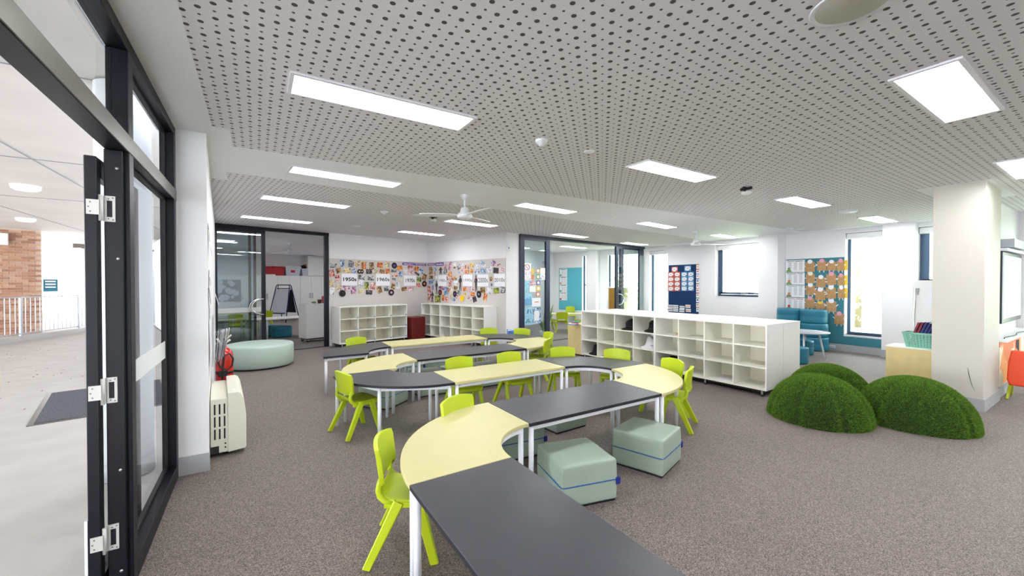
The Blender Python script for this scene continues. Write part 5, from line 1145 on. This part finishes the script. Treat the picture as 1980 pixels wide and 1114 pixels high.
b.faces.new([b.verts.new((x, y, .004)) for x, y in L_]); obj('weave', b, 'basket_mint', t, fix=False)
b = nb(); add_tube(b, [(x, y, .222) for x, y in H_], .009, 6, closed=True); obj('rim', b, 'basket_mint', t)
for k in range(10):
    y = 1.95-.03*k; red = k < 2
    o = thing('ring_folder', '%s folder leaning in the mint basket, %s from the left' % ('dark red' if red else 'navy blue', ['first', 'second', 'third', 'fourth', 'fifth', 'sixth', 'seventh', 'eighth', 'ninth', 'last'][k]), 'folder', (8.58, y, .575), 0, 'folders in the mint basket')
    bb = nb(); hh = .40-.008*abs(k-2)-(.05 if k > 6 else 0); add_box(bb, -.10, .10, -.012, .012, 0, hh, m=Matrix.Rotation(R(16+1.5*k), 4, 'X')); obj('cover', bb, 'folder_red' if red else 'folder_navy', o)
    bb = nb(); add_box(bb, -.096, .096, -.0085, .0085, hh-.01, hh+.005, m=Matrix.Rotation(R(16+1.5*k), 4, 'X')); obj('page_block', bb, 'paper', o)
p = (9.85, 1.86); t = thing('flip_chart', 'white flip chart easel between the window and the column', 'easel', (*p, 0), R(-78))
b = nb(); add_box(b, -.36, .36, -.012, .012, 0, 1.05, m=Matrix.Translation((0, 0, .55)) @ Matrix.Rotation(R(-8), 4, 'X')); bevel(obj('board', b, 'white_laminate', t), .004, 1)
b = nb(); add_box(b, -.2, .14, -.018, -.013, .58, .98, m=Matrix.Translation((0, 0, .55)) @ Matrix.Rotation(R(-8), 4, 'X')); obj('pinned_sheet', b, 'paper', t)
b = nb(); add_box(b, -.08, .12, -.03, .03, 1.6, 1.63); obj('pad_clamp', b, 'steel', t)
for sx, sy in ((-.34, -.28), (.34, -.28), (-.3, .42), (.3, .42)):
    b = nb(); add_tube(b, [(sx, sy, 0), (sx*.95, .08, 1.45)], .012, 8); obj('leg', b, 'steel', t)
# interactive screen on the wing wall
t = thing('display_screen', 'wall mounted interactive screen right of the white column', 'screen', (9.9, 1.19, .95))
bevel(box_obj('bezel', (-.82, .82, -.08, 0, 0, 1.05), 'tv_bezel', t), .01); box_obj('screen', (-.76, .75, -.084, -.08, .07, 1.0), 'screen', t); box_obj('speaker_bar', (-.8, .8, -.12, -.0, 1.06, 1.10), 'white_metal', t); box_obj('sensor_bar', (-.6, .45, -.16, -.02, 1.12, 1.24), 'board_grey', t)
t = thing('wall_bench', 'built in white bench with an orange mural front under the screen', 'bench', (9.6, 1.05, 0)); bevel(box_obj('top', (-1.2, 1.5, -.07, .15, .75, .78), 'white_laminate', t), .004)
box_obj('carcass', (-1.2, 1.5, 0.002, .15, .15, .75), 'white_laminate', t); box_obj('front_panel', (-1.2, 1.5, -.006, .0, .15, .75), 'mural', t); box_obj('plinth', (-1.2, 1.5, -.012, .0, 0, .15), 'grey_skirting', t)
b = nb()
for k in range(3): add_box(b, .08+.09*k, .14+.09*k, -.011, -.006, .56-.03*k, .68)
obj('printed_marks', b, 'ink', t)
b = nb(); pts = [(8.6+.2*i, 1.03+.02*math.sin(i*1.3), .785) for i in range(10)]; add_tube(b, pts, .005, 6); tag(obj('cable', b, 'black_rubber'), 'thin black cable lying along the white bench', 'cable')
chair(8.62, .79, 4, 'lime chair with an orange bag on its back at the right edge of the frame', 'chair at the bench')
t = thing('orange_bag', 'orange cloth bag hanging on the back of the chair at the right edge', 'bag', (8.40, .79, .2), R(4))
b = nb(); prof = [(-.17, .0), (.17, .0), (.19, .08), (.18, .3), (.155, .46), (-.155, .46), (-.18, .3), (-.19, .08)]; A = [b.verts.new((-.05, y, z)) for y, z in prof]; B = [b.verts.new((.0, y*.96, z)) for y, z in prof]; b.faces.new(A); b.faces.new(B[::-1])
for i in range(8): b.faces.new([A[i], A[(i+1) % 8], B[(i+1) % 8], B[i]])
bevel(obj('cloth', b, 'orange_plastic', t), .015); b = nb(); add_tube(b, [(.02, -.1, .44), (.06, -.1, .47), (.07, -.1, .40)], .008, 6); obj('strap', b, 'orange_plastic', t)

# ------------------------------------------------------------------ corner by the reading room: birch bin unit, trolley
p = onz(1097, 672, 0); t = thing('birch_book_box', 'low birch book box at the end of the island shelf', 'box', (5.78, 6.28, 0), angS+PI/2)
bevel(box_obj('body', (0, .42, -.0, .50, .03, .67), 'birch', t), .004, 1); box_obj('plinth', (.02, .40, .02, .48, 0, .03), 'black_plinth', t)
for i in range(4):
    o = thing('picture_book', '%s picture book lying on the birch box' % ['blue', 'white', 'red', 'teal'][i], 'book', (5.62+.05*i, 6.46+.02*i, .67+.012*i), R(20*i)); bevel(box_obj('cover', (-.1, .1, -.07, .07, 0, .012), ['blue_card', 'paper', 'red_card', 'ink_teal'][i], o), .001, 1); box_obj('page_block', (-.097, .102, -.067, .067, .002, .010), 'paper_cream', o)
p = Vector((4.95, 7.55)); t = thing('tub_trolley', 'blue topped trolley of trays behind the far lime chairs', 'trolley', (p.x, p.y, 0), ang50); t.scale = (.8, .9, .82)
b = nb()
for sx in (-1, 1):
    add_tube(b, [(sx*.24, -.16, .03), (sx*.24, -.16, .62), (sx*.24, .16, .62), (sx*.24, .16, .03)], .012, 8)
obj('frame', b, 'blue_card', t); bevel(box_obj('top_tray', (-.23, .23, -.15, .15, .46, .58), 'blue_card', t), .01); bevel(box_obj('orange_tray', (-.23, .23, -.15, .15, .18, .30), 'toy_orange', t), .01)

# ------------------------------------------------------------------ reading room beyond partition B
Q0 = Vector((11.2, 9.2)); Q1 = Vector((10.13, 12.6)); dQ = (Q1-Q0).normalized(); MQ = lambda s, o=0.: Q0+dQ*s+Vector((-dQ.y, dQ.x))*o
def sQ(x): return along(x, 560, Q0, dQ)[0]
def segQ(name, s0, s1, t, z0, z1, m='wall_paint', off=0.):
    b = nb(); a = MQ(s0); add_box(b, 0, s1-s0, -t+off, off, z0, z1, m=M2(a, dQ)); return struct(name, b, m)
b = nb(); 
for s0, s1, z0, z1 in ((0, .15, 0, CEIL), (.15, 1.36, 2.68, CEIL), (.15, 1.36, 0, .35), (1.36, 2.0, 0, CEIL), (2.0, 2.42, 0, .3), (2.0, 2.42, 2.7, CEIL), (2.42, 3.75, 0, CEIL)): add_box(b, s0, s1, -.25, 0, z0, z1, m=M2(Q0, dQ))
struct('wall_reading_right', b, 'wall_paint')
for i, (s0, s1, z0, z1) in enumerate(((.15, 1.36, .35, 2.68), (2.0, 2.42, .3, 2.7))):
    wn = bpy.data.objects.new('window_%d' % (7+i), None); C.objects.link(wn); wn['kind'] = 'structure'; wn.location = (*MQ(s0), z0); wn.rotation_euler = (0, 0, math.atan2(dQ.y, dQ.x)); b = nb(); W = s1-s0; Hh = z1-z0
    for q in ((0, .05, 0, Hh), (W-.05, W, 0, Hh), (0, W, 0, .05), (0, W, Hh-.05, Hh)): add_box(b, q[0], q[1], -.18, -.12, q[2], q[3])
    if i: add_box(b, 0, W, -.18, -.12, 1.15, 1.2)
    obj('window_frame', b, 'window_alu', wn); box_obj('window_pane', (.05, W-.05, -.153, -.147, .05, Hh-.05), 'glass', wn)
    box_obj('roller_blind', (.01, W-.01, -.11, -.02, Hh-.12 if i else Hh-.12, Hh-.005), 'blind_white', wn)
EE = MQ(3.7); wallseg('wall_reading_end', EE+Vector((dQ.y, -dQ.x))*-5.6, EE+Vector((dQ.y, -dQ.x))*.1, .15)
q2 = P2 - d80*.0; a_ = Vector((5.45, 8.55)); b = nb()
wallseg('wall_reading_left', a_, a_+dQ*3.95-Vector((dQ.y, -dQ.x))*0, .15)
# pier standing before the reading room windows
cc = onplane(1150, 560, (*MQ(1.45, .0), 0), (dQ.y, -dQ.x, 0)); b = nb(); s_a, s_b = sQ(1141), sQ(1160); add_box(b, min(s_a, s_b), max(s_a, s_b), .001, .3, 0, CEIL, m=M2(Q0, dQ)); struct('wall_reading_pier', b, 'wall_paint')
sa, sb = sorted((sQ(1081), sQ(1125))); b = nb(); add_box(b, sa, sb, .001, .014, .5, 2.14, m=M2(Q0, dQ)); tag(obj('pinboard', b, 'turquoise_fabric'), 'turquoise pinboard in the reading room beyond the glass', 'pinboard')
for i in range(4):
    x0, x1 = 1082.5, 1097; y0 = 520+15.3*i; s0, s1 = sorted((sQ(x0), sQ(x1))); zt = along(1090, y0, Q0, dQ)[1]; zb_ = along(1090, y0+14.6, Q0, dQ)[1]
    t = thing('wall_chart', 'white word chart on the turquoise board, %s of four' % ['top', 'second', 'third', 'bottom'][i], 'chart', (*MQ(s0, .016), zb_), math.atan2(dQ.y, dQ.x)+PI)
    W = s1-s0; Hh = zt-zb_; box_obj('sheet', (-W, 0, -.003, 0, 0, Hh), 'paper', t); b = nb()
    for c in (.35, .62, .85):
        for r_ in range(6): add_box(b, -W+c*W-.02, -W+c*W+.02, -.0045, -.003, Hh*(.15+.11*r_), Hh*(.18+.11*r_))
    obj('word_list', b, 'ink_grey', t, kind='stuff'); box_obj('heading', (-W*.85, -W*.15, -.0045, -.003, Hh*.88, Hh*.94), ['ink', 'ink', 'ink', 'ink_red'][i], t); box_obj('printed_picture', (-W*.97, -W*.75, -.0045, -.003, Hh*.04, Hh*.26), ['green_card', 'orange_card', 'green_card', 'red_card'][i], t)
# tan cabinet in the reading room
p = onz(1192, 608, .62); t = thing('tan_cabinet', 'tan door cabinet with white sides beyond the sliding door', 'cabinet', (10.22, 9.5, 0), R(-37)); box_obj('carcass', (-.3, .35, 0, .4, 0, 1.40), 'white_laminate', t); bevel(box_obj('door', (-.28, .33, -.02, -.001, .03, 1.37), 'tan_wood', t), .003, 1)
t2 = thing('wire_basket', 'white wire basket on the tan cabinet', 'basket', (10.22, 9.5, 1.40), R(-37)); b = nb()
for z in (.02, .09, .16): add_tube(b, [(-.26, .06, z), (.2, .06, z), (.2, .34, z), (-.26, .34, z)], .006, 6, closed=True)
for k in range(9): add_tube(b, [(-.26+.0575*k, .06, .02), (-.26+.0575*k, .06, .16)], .004, 5)
obj('wires', b, 'white_metal', t2)
# table and chairs in the reading room
p = onz(1096, 606, .55); t = thing('reading_table', 'cream table with white legs in the reading room', 'table', (p.x, p.y, 0), R(-30))
bevel(box_obj('tabletop', (-.65, .65, -.32, .32, .525, .55), 'table_yellow', t), .004)
for sx in (-1, 1):
    for sy in (-1, 1): b = nb(); add_tube(b, [(sx*.59, sy*.27, 0), (sx*.59, sy*.27, .525)], .02, 10); obj('leg', b, 'white_metal', t)
for px_, py_, a_, l_ in ((1087, 643, 50, 'lime chair seen from behind in the reading room, before the cream table'), (1103, 626, 232, 'lime chair behind the cream table in the reading room'), (1064, 638, -20, 'lime chair at the left end of the reading room table, seen past the post'), (1124, 640, 160, 'lime chair at the right of the reading room table')):
    q = onz(px_, py_, 0); chair(q.x, q.y, a_, l_, 'lime chairs in the reading room')
# wall fan seen through the papered pane
wn_ = Vector((dQ.y, -dQ.x)); q = onplane(1044, 508, (EE.x, EE.y, 0), (dQ.x, dQ.y, 0)); t = thing('wall_fan', 'white caged wall fan seen through the glass above the posters', 'fan', (q.x-dQ.x*.3, q.y-dQ.y*.3, q.z), math.atan2(dQ.y, dQ.x)-PI/2+R(15))
for k in range(3): b = nb(); add_tube(b, [((.07+.075*k)*math.cos(2*PI*i/24), -.05+.02*k, (.07+.075*k)*math.sin(2*PI*i/24)) for i in range(24)], .006, 5, closed=True); obj('cage_ring', b, 'rail_grey', t)
for k in range(10): a = 2*PI*k/10; b = nb(); add_tube(b, [(0, -.06, 0), (.22*math.cos(a), -.01, .22*math.sin(a))], .004, 5); obj('cage_spoke', b, 'rail_grey', t)
for k in range(3): a = 2*PI*k/3; b = nb(); add_bar(b, (.03*math.cos(a), .0, .03*math.sin(a)), (.17*math.cos(a), .0, .17*math.sin(a)), .07, .01, .11, .01, up=(0, 1, 0)); obj('blade', b, 'board_grey', t)
b = nb(); add_tube(b, [(0, -.03, 0), (0, .14, 0)], .05, 12); add_tube(b, [(0, .1, 0), (0, .12, -.22), (0, .26, -.22)], .02, 8); obj('motor', b, 'rail_grey', t)
# potted plant behind the glass
p = onz(1050, 648, 0); t = thing('potted_plant', 'leafy green plant behind the reading room glass', 'plant', (6.75, 8.95, 0)); b = nb(); add_lathe(b, [(0, 0), (.1, 0), (.13, .22), (.11, .22), (.1, .2), (0, .2)], 20); obj('pot', b, 'white_laminate', t)
for k in range(9):
    a = k*.7; b = nb(); L1 = []; 
    for i in range(6):
        f = i/5; r_ = .05+.26*f; z = .2+.75*f-.25*f*f*(k % 3); wv = .05*math.sin(PI*(f*.9+.08)); c = Vector((r_*math.cos(a), r_*math.sin(a), z)); s = Vector((-math.sin(a), math.cos(a), 0))*wv; L1.append((b.verts.new(c-s), b.verts.new(c+s)))
    for u_, v_ in zip(L1, L1[1:]): b.faces.new([u_[0], u_[1], v_[1], v_[0]])
    obj('leaf', b, 'green_card', t, smooth=True, fix=False)
# storeroom tables, chairs and blue pouffes
p = onz(566, 613, .55); t = thing('curved_white_table', 'white round ended table with white legs in the storeroom', 'table', (p.x, p.y, 0), ang50); b = nb(); add_prism(b, [(-.75+.4*math.cos(a), .4*math.sin(a)) for a in [PI/2+PI*k/12 for k in range(13)]]+[(.5, -.4), (.5, .4)], .525, .55); obj('tabletop', b, 'white_laminate', t)
for x, y in ((-1.05, 0), (-.75, -.33), (-.75, .33), (.4, -.35), (.4, .35)): b = nb(); add_tube(b, [(x, y, 0), (x, y, .525)], .025, 10); obj('leg', b, 'white_metal', t)
p = onz(524, 650, 0); dup(pf, (p.x, p.y+.1, 0), 1, 'dark teal ottoman behind the storeroom door stile', 'teal ottomans in the storeroom'); p = onz(545, 652, 0); dup(pf, (p.x, p.y+.1, 0), 1.3, 'dark teal ottoman in front of the white round ended table', 'teal ottomans in the storeroom')
p = onz(452, 617, .55); p.x -= .15; p.y -= .1; t = thing('storeroom_table', 'pale topped table seen through the left storeroom glass', 'table', (p.x, p.y, 0), ang50); bevel(box_obj('tabletop', (-.6, .45, -.3, .3, .525, .55), 'table_yellow', t), .004)
for sx in (-.54, .39):
    for sy in (-.25, .25): b = nb(); add_tube(b, [(sx, sy, 0), (sx, sy, .525)], .025, 10); obj('leg', b, 'white_metal', t)
chair(p.x+.2, p.y+.5, -80, 'lime chair behind the table in the storeroom', 'lime chairs in the storeroom'); p = onz(514, 640, 0); chair(p.x, p.y+.2, 100, 'lime chair with its back to us just inside the storeroom', 'lime chairs in the storeroom')
